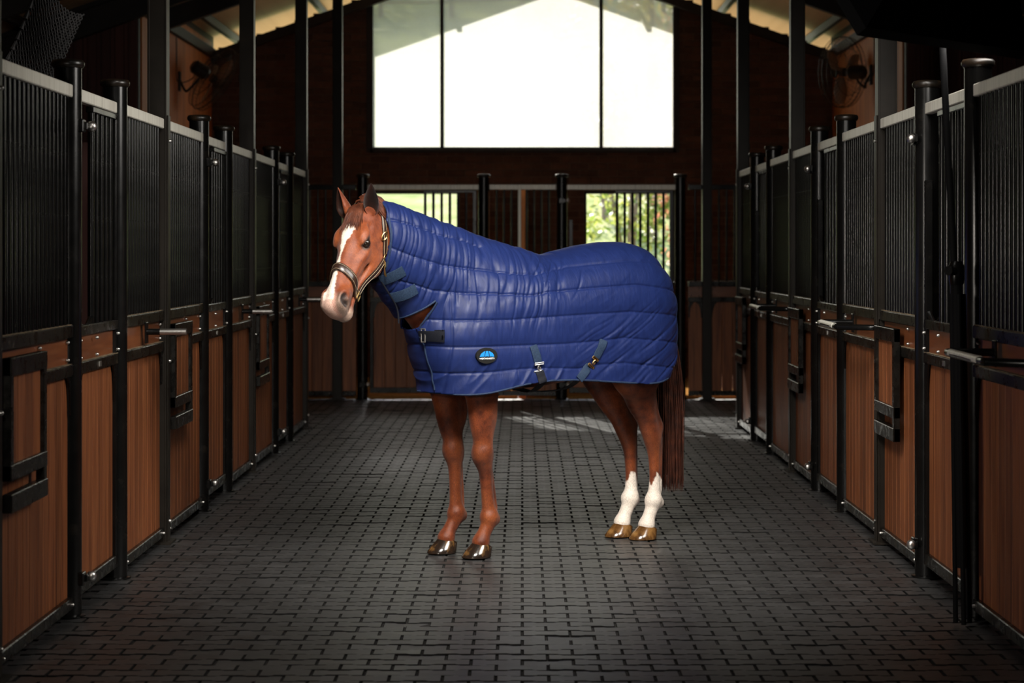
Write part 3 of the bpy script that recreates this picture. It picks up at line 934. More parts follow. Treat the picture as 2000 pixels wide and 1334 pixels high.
def make_horse_mesh():
    f = Field((-1.0, -.50, .04), (1.80, .60, 2.08), .0072)
    T = [(-.60, 0, 1.24, .27, .155), (-.50, 0, 1.265, .32, .235), (-.36, 0, 1.28, .34, .27), (-.1, 0, 1.235, .335, .285),
         (.15, 0, 1.205, .335, .285), (.4, 0, 1.215, .345, .26), (.58, 0, 1.21, .31, .215), (.66, 0, 1.19, .25, .15)]
    f.sweep(T, .03, sub=3)
    f.sweep(NECK, .08, sub=3)
    # pectorals, shoulders, haunches
    for s in (1, -1):
        f.ellipsoid((.64, .10 * s, 1.02), (.13, .10, .16), .06)
        f.ellipsoid((-.47, .14 * s, 1.08), (.20, .125, .30), .07)
    # legs: (x, y, z, fore-aft half, lateral half)
    LF = [(0.56, 0.15, 1.02, 0.13, 0.085), (0.545, 0.135, 0.86, 0.09504, 0.0735), (0.535, 0.125, 0.74, 0.0742, 0.063), (0.528, 0.12, 0.62, 0.055, 0.05), (0.528, 0.118, 0.555, 0.056, 0.054), (0.526, 0.118, 0.515, 0.053, 0.051), (0.512, 0.118, 0.45, 0.03864, 0.0351), (0.502, 0.118, 0.34, 0.0333, 0.02992), (0.492, 0.118, 0.25, 0.038, 0.0342), (0.486, 0.118, 0.205, 0.0517, 0.04704), (0.498, 0.118, 0.165, 0.03906, 0.03705), (0.525, 0.118, 0.115, 0.0369, 0.0378), (0.54, 0.118, 0.08, 0.048, 0.05)]
    RF = [(0.6, -0.15, 1.02, 0.13, 0.085), (0.592, -0.135, 0.86, 0.09504, 0.0735), (0.585, -0.125, 0.74, 0.0742, 0.063), (0.565, -0.12, 0.62, 0.055, 0.05), (0.56, -0.118, 0.555, 0.056, 0.054), (0.555, -0.118, 0.515, 0.053, 0.051), (0.55, -0.118, 0.45, 0.03864, 0.0351), (0.548, -0.118, 0.34, 0.0333, 0.02992), (0.544, -0.118, 0.25, 0.038, 0.0342), (0.54, -0.118, 0.205, 0.0517, 0.04704), (0.556, -0.118, 0.165, 0.03906, 0.03705), (0.588, -0.118, 0.115, 0.0369, 0.0378), (0.605, -0.118, 0.08, 0.048, 0.05)]
    for st in (LF, RF):
        f.sweep(st, .02, sub=3)
        kx, ky = st[4][0], st[4][1]
        f.ellipsoid((kx + .02, ky, .545), (.040, .044, .052), .02)
        f.ellipsoid((kx - .038, ky, .535), (.018, .022, .03), .02)
        fx = st[9][0]
        f.ellipsoid((fx - .038, ky, .192), (.026, .026, .030), .014)
        f.sweep([(kx - .040, ky, .50, .015, .013), (fx - .036, ky, .25, .0145, .013)], .006, sub=2)
        f.ellipsoid((kx + .030, ky + .012 * np.sign(ky), .74), (.050, .045, .13), .02)
        f.ellipsoid((kx - .045, ky, .76), (.035, .040, .11), .02)
        f.ellipsoid((kx, ky + .038 * np.sign(ky), .555), (.030, .020, .034), .012)
        f.ellipsoid((fx + .008, ky, .208), (.040, .046, .036), .012)
    LH = [(-0.5, 0.15, 1.05, 0.19, 0.1), (-0.5, 0.125, 0.9, 0.125, 0.082), (-0.535, 0.1, 0.78, 0.0924, 0.0672), (-0.58, 0.09, 0.68, 0.062, 0.052), (-0.615, 0.085, 0.6, 0.058, 0.047), (-0.635, 0.082, 0.54, 0.052, 0.044), (-0.645, 0.08, 0.46, 0.0368, 0.0324), (-0.648, 0.08, 0.34, 0.0306, 0.02816), (-0.645, 0.08, 0.26, 0.0361, 0.03325), (-0.64, 0.08, 0.21, 0.0506, 0.04704), (-0.628, 0.08, 0.17, 0.03813, 0.03705), (-0.605, 0.08, 0.115, 0.0369, 0.0378), (-0.592, 0.08, 0.08, 0.047, 0.05)]
    RH = [(-0.46, -0.15, 1.05, 0.19, 0.1), (-0.45, -0.125, 0.9, 0.125, 0.082), (-0.48, -0.1, 0.78, 0.0924, 0.0672), (-0.53, -0.09, 0.68, 0.064, 0.053), (-0.567, -0.085, 0.6, 0.058, 0.047), (-0.59, -0.082, 0.54, 0.052, 0.044), (-0.6, -0.08, 0.46, 0.03864, 0.0333), (-0.605, -0.08, 0.34, 0.0324, 0.02992), (-0.605, -0.08, 0.26, 0.038, 0.0342), (-0.6, -0.08, 0.21, 0.0517, 0.04816), (-0.585, -0.08, 0.17, 0.03906, 0.038), (-0.558, -0.08, 0.115, 0.0378, 0.0387), (-0.543, -0.08, 0.08, 0.048, 0.05)]
    for st in (LH, RH):
        f.sweep(st, .022, sub=3)
        ky = st[4][1]; hx = st[4][0]
        f.ellipsoid((hx - .055, ky, .615), (.026, .024, .042), .03)
        f.sweep([(hx - .055, ky, .63, .017, .017), (hx + .0, ky + .01 * np.sign(ky), .80, .022, .02)], .03, sub=2)
        fx = st[9][0]
        f.ellipsoid((fx - .040, ky, .196), (.026, .026, .030), .014)
        f.ellipsoid((fx + .008, ky, .212), (.040, .046, .036), .012)
        f.sweep([(hx - .068, ky, .56, .017, .014), (fx - .040, ky, .26, .015, .013)], .006, sub=2)
    # head, in its own axes
    def hs(st, k, sub=3):
        f.sweep([(*hd(a, b, c), p * HS, q * HS) for a, b, c, p, q in st], k, lat=E3, sub=sub, pad=.05)
    hs([(-.05, -.13, 0, .11, .085), (.06, -.112, 0, .112, .090), (.15, -.122, 0, .126, .090), (.22, -.130, 0, .130, .084), (.30, -.123, 0, .118, .070), (.38, -.114, 0, .104, .062),
        (.46, -.112, 0, .096, .058), (.53, -.114, 0, .089, .061), (.572, -.118, 0, .072, .056)], .02)
    def he(c, r, k=.02, cut=False, R=HR): f.ellipsoid(hd(*c), np.array(r) * HS, k, R, cut)
    he((.13, -.045, 0), (.13, .052, .080), .03)            # forehead
    he((.03, -.06, 0), (.07, .065, .075), .03)             # poll
    he((.588, -.088, 0), (.040, .060, .056), .02)          # upper lip
    he((.555, -.186, 0), (.050, .036, .043), .015)         # lower lip and chin
    for s in (1, -1):
        he((.205, -.180, .052 * s), (.112, .100, .037), .03)       # jowl
        he((.165, -.030, .080 * s), (.052, .028, .026), .022)      # brow
        he((.240, -.090, .074 * s), (.05, .02, .022), .02)         # below the eye
        he((.33, -.082, .058 * s), (.085, .015, .015), .02)        # facial crest
        he((.540, -.072, .055 * s), (.058, .042, .023), .018)      # nostril wing
        he((.110, -.048, .098 * s), (.028, .016, .020), .02, True) # hollow above the eye
        he((.203, -.058, .104 * s), (.030, .021, .026), .006, True)  # eye socket
        he((.188, -.034, .090 * s), (.038, .011, .018), .010)      # upper lid
        he((.552, -.058, .081 * s), (.035, .020, .030), .008, True)  # nostril
        he((.568, -.084, .077 * s), (.018, .030, .026), .008, True)
        he((.545, -.152, .058 * s), (.060, .0042, .030), .008, True)  # mouth line
        he((.36, -.150, .052 * s), (.10, .012, .02), .03, True)      # groove above the jaw bar
    V, Q = f.surface()
    V = relax(V, Q, 2, .4)
    return V, Q

def ear_mesh(s):
    """cupped ear, in head axes; returns verts and quads"""
    base = np.array([.022, -.040, .072 * s])
    ax = np.array([-.60, .68, .22 * s]); ax /= np.linalg.norm(ax)
    op = np.array([.75, .45, .42 * s]); op -= ax * op.dot(ax); op /= np.linalg.norm(op)   # the way the cup opens
    sd = np.cross(ax, op)
    Ln, nt, na = .165, 22, 20
    ts = np.linspace(0, 1, nt)
    r = .043 * interp(ts, [(0, .72), (.15, .92), (.35, 1.0), (.55, .86), (.75, .56), (.9, .26), (1, .02)])
    opening = interp(ts, [(0, 35), (.2, 55), (.5, 78), (.8, 88), (1, 80)])
    out = []; inn = []
    for i, t in enumerate(ts):
        c = base + ax * (t * Ln) + op * (.018 * math.sin(t * math.pi)) - op * .0 + sd * (.006 * s * t)
        A = np.radians(np.linspace(opening[i], 360 - opening[i], na))
        for k, a in enumerate(A):
            d = op * math.cos(a) + sd * math.sin(a)
            th = .005 * (1 - .6 * t)
            ed = 1 - abs(2 * k / (na - 1) - 1) ** 6
            out.append(c + d * r[i]); inn.append(c + d * max(r[i] - th * ed, .0004))
    W = np.array(out + inn); n = nt * na
    Q = []
    for i in range(nt - 1):
        for k in range(na - 1):
            a = i * na + k
            Q.append((a, a + 1, a + na + 1, a + na)); Q.append((n + a, n + a + na, n + a + na + 1, n + a + 1))
        a = i * na; Q.append((a, a + na, n + a + na, n + a))
        a = i * na + na - 1; Q.append((a, n + a, n + a + na, a + na))
    Vw = POLL + HS * (W @ HR.T)
    inner = np.arange(len(W)) >= n
    return Vw, np.array(Q), inner

def horse_colours(V, inner_ear):
    Hh = to_head(V); a, b, c = Hh.T
    z = V[:, 2]; n1 = vnoise(V * 9, 1); n2 = vnoise(V * 38, 2); n3 = vnoise(V * 120, 3)
    base = np.array([.150, .033, .0095]); dark = np.array([.050, .0095, .0035]); light = np.array([.235, .060, .017])
    t = np.clip(.5 + .46 * n1 + .26 * n2 + .14 * n3, 0, 1)[:, None]
    C = np.where(t < .5, dark + (base - dark) * t * 2, base + (light - base) * (t - .5) * 2)
    isleg = (z < .75)
    # knees and hocks a little darker
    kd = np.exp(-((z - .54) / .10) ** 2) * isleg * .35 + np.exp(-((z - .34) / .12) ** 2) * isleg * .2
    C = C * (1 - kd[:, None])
    head = (a > -.02) & (z > 1.15) & (V[:, 0] > 1.1)
    # white blaze: star, strip, snip
    wob = .006 * n2 + .004 * n3
    hw = interp(a, [(.09, 0), (.115, .018), (.15, .036), (.19, .030), (.23, .018), (.27, .011), (.34, .010), (.40, .015), (.45, .022), (.50, .030), (.56, .034), (.66, .038)])
    cen = interp(a, [(.1, .006), (.2, -.004), (.3, -.010), (.4, -.012), (.55, -.010)])
    top = interp(a, [(0, -.05), (.2, -.05), (.4, -.06), (.48, -.075), (.55, -.11), (.6, -.19)])
    bl = head & (np.abs(c - cen) < hw + wob) & (b > top) & (a > .09)
    wb = (sstep(-.004, .004, hw + wob - np.abs(c - cen)) * head * (b > top) * (a > .085))[:, None]
    C = C * (1 - wb) + np.array([.74, .66, .56]) * wb
    # pink and grey muzzle
    mz = sstep(.515, .565, a + .3 * wob) * head
    pink = np.array([.46, .25, .19]); grey = np.array([.17, .115, .085])
    side = sstep(.028, .05, np.abs(c) + .6 * wob)[:, None]
    mc = pink + (grey - pink) * side
    mc = mc * (1 + .25 * n2[:, None])
    low = sstep(-.12, -.17, b)[:, None]
    mc = mc + (np.array([.36, .26, .2]) - mc) * low * .8
    keep = bl & (a < .575)
    w = (mz * np.where(keep, 0, 1))[:, None] * .9
    C = C * (1 - w) + mc * w
    snip = head & bl & (a > .54)
    C[snip] = .5 * C[snip] + .5 * np.array([.62, .42, .34])
    for s in (1, -1):
        # dark nostril inside, dark eye rim
        q = np.minimum(np.sqrt(((a - .552) / .034) ** 2 + ((b + .058) / .020) ** 2 + ((c - .072 * s) / .028) ** 2), np.sqrt(((a - .568) / .019) ** 2 + ((b + .084) / .030) ** 2 + ((c - .068 * s) / .028) ** 2))
        w = (sstep(1.15, .75, q) * head)[:, None]; C = C * (1 - w) + np.array([.022, .014, .012]) * w
        q = np.sqrt(((a - .203) / .042) ** 2 + ((b + .057) / .030) ** 2 + ((c - .096 * s) / .04) ** 2)
        w = (sstep(1.25, .8, q) * head)[:, None]; C = C * (1 - w) + np.array([.035, .018, .012]) * w
    # white hind socks with ragged tops
    hind = (V[:, 0] < -.3) & (z < .6)
    ang = np.arctan2(V[:, 0] + np.where(V[:, 1] > 0, .645, .604), np.abs(V[:, 1]) - .08)
    lim = .335 + .028 * np.cos(2 * ang + .4) + .010 * vnoise(np.stack([ang * 2, z * 0, V[:, 1] * 4], 1), 5)
    w = (sstep(lim + .006, lim - .006, z + .008 * n3) * hind)[:, None]
    C = C * (1 - w) + (np.array([.66, .58, .50]) * (1 + .06 * n2[:, None])) * w
    C[inner_ear] = C[inner_ear] * .10  # shade inside the ear cup, painted as darker coat colour
    return np.clip(C, 0, 1)

hr = empty('horse', HORSE_AT, HORSE_RZ)
tag(hr, 'chestnut horse with white blaze and white hind socks standing across the paved aisle', 'horse')

m, nt, b, N, L = new_mat('horse_coat')
at = N.new('ShaderNodeVertexColor'); at.layer_name = 'coat'
tc = N.new('ShaderNodeTexCoord'); mp = N.new('ShaderNodeMapping'); mp.inputs['Scale'].default_value = (60, 60, 14)
L.new(tc.outputs['Object'], mp.inputs[0])
nz = N.new('ShaderNodeTexNoise'); nz.inputs['Scale'].default_value = 7; nz.inputs['Detail'].default_value = 4; L.new(mp.outputs[0], nz.inputs[0])
mr = N.new('ShaderNodeMapRange'); mr.inputs[1].default_value = .3; mr.inputs[2].default_value = .7; mr.inputs[3].default_value = .62; mr.inputs[4].default_value = 1.28
L.new(nz.outputs[0], mr.inputs[0])
hs_ = N.new('ShaderNodeHueSaturation'); L.new(at.outputs[0], hs_.inputs['Color']); L.new(mr.outputs[0], hs_.inputs['Value'])
L.new(hs_.outputs[0], b.inputs['Base Color'])
b.inputs['Roughness'].default_value = .44; b.inputs['Specular IOR Level'].default_value = .26
b.inputs['Sheen Weight'].default_value = .08
bp = N.new('ShaderNodeBump'); bp.inputs['Strength'].default_value = .30; bp.inputs['Distance'].default_value = .005
L.new(nz.outputs[0], bp.inputs['Height']); L.new(bp.outputs[0], b.inputs['Normal'])
M['coat'] = m

HV, HQ = make_horse_mesh()
nb = len(HV); ear_in = np.zeros(nb, bool)
for s in (1, -1):
    ev, eq, inn = ear_mesh(s)
    HQ = np.concatenate([HQ, eq + len(HV)]); HV = np.concatenate([HV, ev]); ear_in = np.concatenate([ear_in, inn])
body_me = np_mesh('body', HV, HQ, [M['coat']], horse_colours(HV, ear_in))
body = put('body', body_me, hr)
BODY_BVH = BVHTree.FromPolygons([tuple(v) for v in HV[:nb]], [tuple(int(i) for i in q) for q in HQ if q.max() < nb])

# eyes
M['eye'] = plain_mat('eye', (.012, .008, .006), .05, spec=.7)
for s in (1, -1):
    e = MB(); e.lathe([(.0008, -.024), (.012, -.021), (.0198, -.0132), (.0234, 0), (.0198, .0132), (.012, .021), (.0008, .024)], 24)
    c = hd(.203, -.058, .0865 * s)
    o = e.build('eye', M['eye'], hr, loc=tuple(c), smooth=True)
    o['label'] = 'dark glossy eye'

# hooves
def hoof_mesh():
    mb = MB(); n = 28
    rings = [(0.0, .010, .084, .071), (.006, .009, .0845, .0715), (.03, -.002, .075, .065), (.055, -.016, .064, .057), (.074, -.026, .055, .051), (.084, -.029, .046, .045)]
    vs = []; fs = []
    for (z, cx, rx, ry) in rings:
        for k in range(n):
            a = 2 * math.pi * k / n; ca, sa = math.cos(a), math.sin(a)
            x = cx + rx * ca; zz = z
            if z > .006:                       # coronet falls towards the heel
                zz = z * (1 - .42 * (1 - ca) / 2)
            if ca < -.6: x += .010 * (-.6 - ca) / .4
            vs.append((x + .012, ry * sa * (1 - .10 * max(0, -ca)), zz))
    for i in range(len(rings) - 1):
        for k in range(n):
            a, c = i * n + k, i * n + (k + 1) % n
            fs.append((a, c, c + n, a + n))
    fs.append(tuple(reversed(range(n)))); fs.append(tuple(range((len(rings) - 1) * n, len(rings) * n)))
    return mb.add(vs, fs)
M['hoof_dark'] = noise_mat('dark_hoof', [(.3, (.010, .007, .005)), (.55, (.02, .012, .008)), (.72, (.16, .08, .025))], rough=.16, freq=18, detail=6, spec=.8, scale=(1, 1, .5))
M['hoof_tan'] = noise_mat('tan_hoof', [(.32, (.022, .009, .004)), (.5, (.10, .045, .013)), (.72, (.26, .135, .042))], rough=.18, freq=20, detail=6, spec=.8, scale=(1, 1, .5))
for (x, y, mt, lab) in ((.555, .118, 'hoof_dark', 'glossy dark oiled front hoof'), (.62, -.118, 'hoof_dark', 'glossy dark oiled front hoof'),
                        (-.577, .08, 'hoof_tan', 'glossy tan oiled hind hoof'), (-.528, -.08, 'hoof_tan', 'glossy tan oiled hind hoof')):
    o = hoof_mesh().build('hoof', M[mt], hr, loc=(x - .012, y, .004), smooth=50); o['label'] = lab

# hair: tail, forelock, mane behind the ears
def strand(mb, pts, r0, r1, n=4):
    k = len(pts); mb.tube(pts, [r0 + (r1 - r0) * (i / (k - 1)) ** 1.5 for i in range(k)], n, caps=False)
def strands(name, gen, count, mat, r0, r1):
    mb = MB()
    for i in range(count): strand(mb, gen(i), r0, r1)
    me = bpy.data.meshes.new(name); me.from_pydata(mb.v, [], mb.f); me.materials.append(mat); me.shade_smooth()
    return put(name, me, hr)
M['hair'] = noise_mat('chestnut_hair', [(.3, (.03, .008, .004)), (.55, (.075, .02, .008)), (.8, (.13, .037, .013))], rough=.4, freq=22, detail=3, spec=.4)
M['tailhair'] = noise_mat('tail_hair', [(.3, (.016, .005, .003)), (.55, (.045, .012, .006)), (.8, (.09, .024, .010))], rough=.42, freq=22, detail=3, spec=.4)
rt = random.Random(5)
def tail_gen(i):
    a = rt.uniform(0, 2 * math.pi); q = math.sqrt(rt.random())
    x0, y0 = -.775 + .028 * q * math.cos(a), .035 * q * math.sin(a)
    zend = rt.choice([rt.uniform(.24, .34), rt.uniform(.26, .55)])
    sp = rt.uniform(.8, 1.5); ph = rt.uniform(0, 6.28)
    pts = []
    for j in range(13):
        t = j / 12; z = 1.30 + (zend - 1.30) * t
        bul = 1 + 1.5 * math.sin(min(1, t * 1.2) * math.pi * .62) * sp * .75
        pts.append((x0 * 0 - .775 - .05 * math.sin(t * 1.5) + (x0 + .775) * bul + .008 * math.sin(t * 7 + ph) * t,
                    y0 * bul + .008 * math.cos(t * 6 + ph) * t + .012, z))
    return pts
tl = strands('tail', tail_gen, 520, M['tailhair'], .0036, .0010); tl['label'] = 'long dark chestnut tail hair'
def fore_gen(i):
    c0 = rt.uniform(-.05, .05); a0 = rt.uniform(-.025, .02)
    ln = rt.uniform(.09, .16); c1 = c0 * 1.35 + rt.uniform(-.012, .012)
    pts = []
    for j in range(7):
        t = j / 6
        p = hd(a0 + ln * t, .03 - .012 * t, c0 + (c1 - c0) * t)
        q, nrm, _, _ = BODY_BVH.find_nearest(Vector(p))
        pts.append(q + nrm * (.003 + .006 * math.sin(math.pi * min(1, t * 1.1)) * (1 - t) + .002 * (i % 3)))
    return pts
fl = strands('forelock', fore_gen, 420, M['hair'], .0024, .0005); fl['label'] = 'short forelock lying over the forehead'
def mane_gen(i):
    a0 = rt.uniform(-.10, -.01); c0 = rt.uniform(-.02, .05)
    pts = []
    ln = rt.uniform(.07, .15)
    for j in range(7):
        t = j / 6
        p = hd(a0 + .02 * t, -.02 - ln * t * .9 - .02, c0 + .085 * t)
        q, nrm, _, _ = BODY_BVH.find_nearest(Vector(p))
        pts.append(q + nrm * (.006 + .004 * (i % 3)))
    return pts
mn = strands('mane', mane_gen, 170, M['hair'], .0030, .0008)
# ------------------------------------------------------------------ the quilted rug
QL = [
    [(1.30, 1.80), (1.163, 1.768), (.996, 1.736), (.811, 1.684), (.686, 1.664), (.55, 1.628)],
    [(1.30, 1.68), (1.177, 1.631), (1.021, 1.579), (.837, 1.532), (.649, 1.512), (.521, 1.498), (.426, 1.487), (.263, 1.482), (.096, 1.512), (-.107, 1.534), (-.35, 1.552), (-.50, 1.55), (-.70, 1.50)],
    [(1.20, 1.50), (1.072, 1.455), (.874, 1.400), (.707, 1.387), (.453, 1.379), (.323, 1.372), (.225, 1.388), (-.043, 1.406), (-.354, 1.422), (-.603, 1.395), (-.8, 1.36)],
    [(.95, 1.255), (.783, 1.248), (.467, 1.247), (.272, 1.256), (-.028, 1.267), (-.304, 1.276), (-.605, 1.254), (-.8, 1.235)],
    [(.95, 1.118), (.789, 1.11), (.474, 1.112), (.147, 1.114), (-.055, 1.122), (-.261, 1.136), (-.597, 1.106), (-.8, 1.09)],
    [(.95, .977), (.789, .974), (.601, .978), (.409, .99), (.279, .991), (.046, .981), (-.089, .998), (-.261, 1.001), (-.586, .966), (-.8, .95)],
]
HEM = [(-.80, 1.12), (-.70, 1.03), (-.66, .955), (-.60, .905), (-.5, .882), (-.42, .880), (-.2, .897), (0, .914), (.1, .920), (.26, .918), (.39, .905), (.58, .870), (.70, .856), (.80, .866), (.88, .880), (1.0, .89)]
HOOD_P = np.array([1.168, .10, 1.64]); HOOD_N = np.array([.985, .05, .02]); HOOD_N /= np.linalg.norm(HOOD_N)

def make_rug():
    f = Field((-.90, -.42, .80), (1.32, .46, 1.98), .0050)
    sl, (X, Y, Z) = f.sub((-2, -2, 0), (3, 2, 3))
    x = X.ravel()
    zt = interp(x, [(-.80, 1.60), (-.68, 1.618), (-.571, 1.640), (-.427, 1.650), (-.32, 1.649), (-.18, 1.631), (-.076, 1.608), (.027, 1.586), (.128, 1.572), (.196, 1.572), (.30, 1.575), (.45, 1.57), (.6, 1.50), (.75, 1.42), (.9, 1.36)])
    a = interp(x, [(-.8, .285), (-.5, .300), (-.3, .306), (0, .308), (.2, .308), (.4, .292), (.6, .272), (.75, .255), (.9, .25)])
    hh = interp(x, [(-.8, .36), (0, .34), (.4, .34), (.9, .30)])
    zt, a, hh = (q.reshape(X.shape).astype(np.float32) for q in (zt, a, hh))
    zm = zt - hh
    fl = 1 + .10 * np.clip(1.20 - Z, 0, 1) ** 1.0
    p = 2.25
    rf = .335 - .24 * np.clip(1.18 - Z, 0, .4)
    t1 = (np.abs(Y) / (a * fl)) ** p
    t2 = (np.maximum(Z - zm, 0) / hh) ** p
    t3 = (np.maximum(X - .55, 0) / rf) ** p
    t4 = (np.maximum(-.43 - X, 0) / .355) ** p
    q = (t1 + t2 + t3 + t4) ** (1 / p)
    f.union(sl, ((q - 1) * .27).astype(np.float32), 0)
    f.sweep([(cx, cy, cz, d + .030, w + .034) for cx, cy, cz, d, w in NECK] + [(1.36, .125, 1.78, .13, .11)], .10, sub=3)
    for s in (1, -1):
        f.ellipsoid((.60, .13 * s, 1.16), (.22, .14, .24), .06)
    V, Q = f.surface()
    V = relax(V, Q, 3, .5)
    N0 = vnormals(V, Q)
    x, y, z = V.T
    # quilting
    dist = np.full(len(V), 9.0)
    for Lp in QL:
        P = np.array(sorted(Lp)); 
        d = np.abs(z - np.interp(x, P[:, 0], P[:, 1])) + 2 * np.maximum(0, P[0, 0] - x) + 2 * np.maximum(0, x - P[-1, 0])
        dist = np.minimum(dist, d)
    side = sstep(.25, .7, np.abs(N0[:, 1]))
    top = 1 - side
    puff = .0062 * (1 - np.exp(-(dist / .030) ** 2)) - .0055 * np.exp(-(dist / .0055) ** 2)
    # front panel seam
    ds = np.abs(x - .785); ins = (z < 1.41)
    puff -= .005 * np.exp(-(ds / .006) ** 2) * ins
    # wrinkles
    wn_ = sstep(.0, .32, x)
    near = .45 + .9 * np.exp(-(dist / .055) ** 2)
    c1 = x + .22 * (z - 1.4)
    g = vnoise(np.stack([c1 * 30 + .6 * vnoise(V * 6, 8), z * 3.2, y * 2.2], 1), 21)
    g2 = vnoise(np.stack([c1 * 62 + .8 * vnoise(V * 7, 9), z * 5.0, y * 3.0], 1), 22)
    rid = .25 - np.exp(-(g / .16) ** 2) + .5 * g
    upw = sstep(1.10, 1.38, z)
    wr = wn_ * upw * (.0070 * rid * near + .0030 * g2 * near)
    # folds hanging behind the withers
    cx = np.exp(-((x - .12) / .20) ** 2) * sstep(1.30, 1.48, z)
    cdg = x * .75 + z * .66
    g5 = vnoise(np.stack([cdg * 24 + vnoise(V * 5, 4), (z - x) * 3.5, y * 3], 1), 26)
    wr += cx * .008 * (.3 - np.exp(-(g5 / .18) ** 2) + .5 * g5)
    # diagonal drag lines over the flank and quarter
    wr_ = sstep(.25, -.25, x)
    c2 = x * .52 + z * .85; al = x * .85 - z * .52
    g3 = vnoise(np.stack([c2 * 28 + .7 * vnoise(V * 5, 6), al * 3.0, y * 1.5], 1), 23)
    g4 = vnoise(np.stack([c2 * 60 + .9 * vnoise(V * 7, 7), al * 5.0, y * 1.5], 1), 24)
    low = .25 + .9 * sstep(1.42, .98, z)
    wr += wr_ * low * (.0060 * (.3 - np.exp(-(g3 / .18) ** 2) + .6 * g3) * near + .0024 * g4)
    # gathers along the lower front edge
    c6 = sstep(1.08, .93, z) * sstep(-.1, .2, x)
    g6 = vnoise(np.stack([(x * .8 + z * .6) * 26, (z - x) * 5, y], 1), 27)
    wr += c6 * .0055 * (1 - 2 * np.abs(g6))
    c7 = sstep(1.3, 1.1, z) * sstep(.0, .4, x) * sstep(.93, 1.0, z)
    g7 = vnoise(np.stack([(x * .35 + z * .94) * 12, (z * .3 - x) * 3, y], 1), 28)
    wr += c7 * .004 * g7
    D = puff + wr
    # the far flap tucks under the near one down the chest
    fl2 = (x > .72) & (y < .085) & (z < 1.20)
    D = D - .012 * fl2
    V = V + N0 * D[:, None]
    x, y, z = V.T
    # trim to the cut of the rug
    K = np.stack([
        z - interp(x, HEM),
        -((V - HOOD_P) @ HOOD_N),
        np.maximum.reduce([z - (1.342 - (x - .86) * .69), (.86 + (1.342 - z) * .43) - x, 1.170 - z]),
        np.maximum.reduce([np.abs(y) - .14, x + .55, z - 1.34]),
    ]).min(0)
    keep = (K > 0)
    Qk = Q[keep[Q].all(1)]
    used = np.zeros(len(V), bool); used[Qk.ravel()] = True
    re = -np.ones(len(V), np.int64); re[used] = np.arange(used.sum())
    V = V[used]; Qk = re[Qk]; K = K[used]
    # pull ragged border onto the cut line
    e = np.concatenate([np.sort(np.stack([Qk[:, k], Qk[:, (k + 1) % 4]], 1), 1) for k in range(4)])
    ue, ct = np.unique(e, axis=0, return_counts=True)
    bd = np.unique(ue[ct == 1])
    nbr = {}
    for a_, b_ in ue[ct == 1]:
        nbr.setdefault(int(a_), []).append(int(b_)); nbr.setdefault(int(b_), []).append(int(a_))
    for _ in range(4):
        P = V.copy()
        for i in bd:
            n_ = nbr[int(i)]
            if len(n_) == 2: P[i] = .5 * V[i] + .25 * (V[n_[0]] + V[n_[1]])
        V = P
    return V, Qk

RV, RQ = make_rug()
m, nt, b, N, L = new_mat('rug_nylon')
tc = N.new('ShaderNodeTexCoord')
mp = N.new('ShaderNodeMapping'); mp.inputs['Scale'].default_value = (30, 6, 9); mp.inputs['Rotation'].default_value = (0, .5, 0); L.new(tc.outputs['Object'], mp.inputs[0])
nz = N.new('ShaderNodeTexNoise'); nz.inputs['Scale'].default_value = 1.6; nz.inputs['Detail'].default_value = 5; nz.inputs['Distortion'].default_value = .6; L.new(mp.outputs[0], nz.inputs[0])
rp = ramp(N, [(.25, (.0054, .0118, .059)), (.75, (.0084, .0178, .084))]); L.new(nz.outputs[0], rp.inputs[0]); L.new(rp.outputs[0], b.inputs['Base Color'])
b.inputs['Roughness'].default_value = .46; b.inputs['Specular IOR Level'].default_value = .24
b.inputs['Sheen Weight'].default_value = .03; b.inputs['Sheen Roughness'].default_value = .4; b.inputs['Sheen Tint'].default_value = (.35, .42, .9, 1)
bp = N.new('ShaderNodeBump'); bp.inputs['Strength'].default_value = .35; bp.inputs['Distance'].default_value = .006
L.new(nz.outputs[0], bp.inputs['Height']); L.new(bp.outputs[0], b.inputs['Normal'])
M['nylon'] = m
M['binding'] = noise_mat('binding_tape', [(.3, (.009, .017, .045)), (.7, (.018, .033, .070))], spec=.2, rough=.7, freq=120, detail=2)
M['webbing'] = noise_mat('blue_webbing', [(.3, (.009, .018, .040)), (.7, (.020, .038, .070))], spec=.2, rough=.65, freq=160, detail=2, bump=.4, bump_freq=300, bump_dist=.002)
M['webbing_black'] = noise_mat('black_webbing', [(.3, (.003, .0035, .006)), (.7, (.007, .008, .013))], spec=.15, rough=.6, freq=160, detail=2)

rug = empty('horse_rug', HORSE_AT, HORSE_RZ)
tag(rug, 'navy blue quilted nylon rug with neck cover worn by the chestnut horse', 'horse rug')
shell = put('quilted_shell', np_mesh('quilted_shell', RV, RQ, [M['nylon']]), rug)
so = shell.modifiers.new('thickness', 'SOLIDIFY'); so.thickness = .010; so.offset = -1.0
RUG_BVH = BVHTree.FromPolygons([tuple(v) for v in RV], [tuple(int(i) for i in q) for q in RQ])

def on_rug(x, z, side=1, off=.0):
    h = RUG_BVH.ray_cast(Vector((x, .9 * side, z)), Vector((0, -side, 0)))
    if h[0] is None:
        h = RUG_BVH.find_nearest(Vector((x, .30 * side, z)))
    n = h[1].normalized()
    if n.y * side < 0: n = -n
    return h[0] + n * off, n

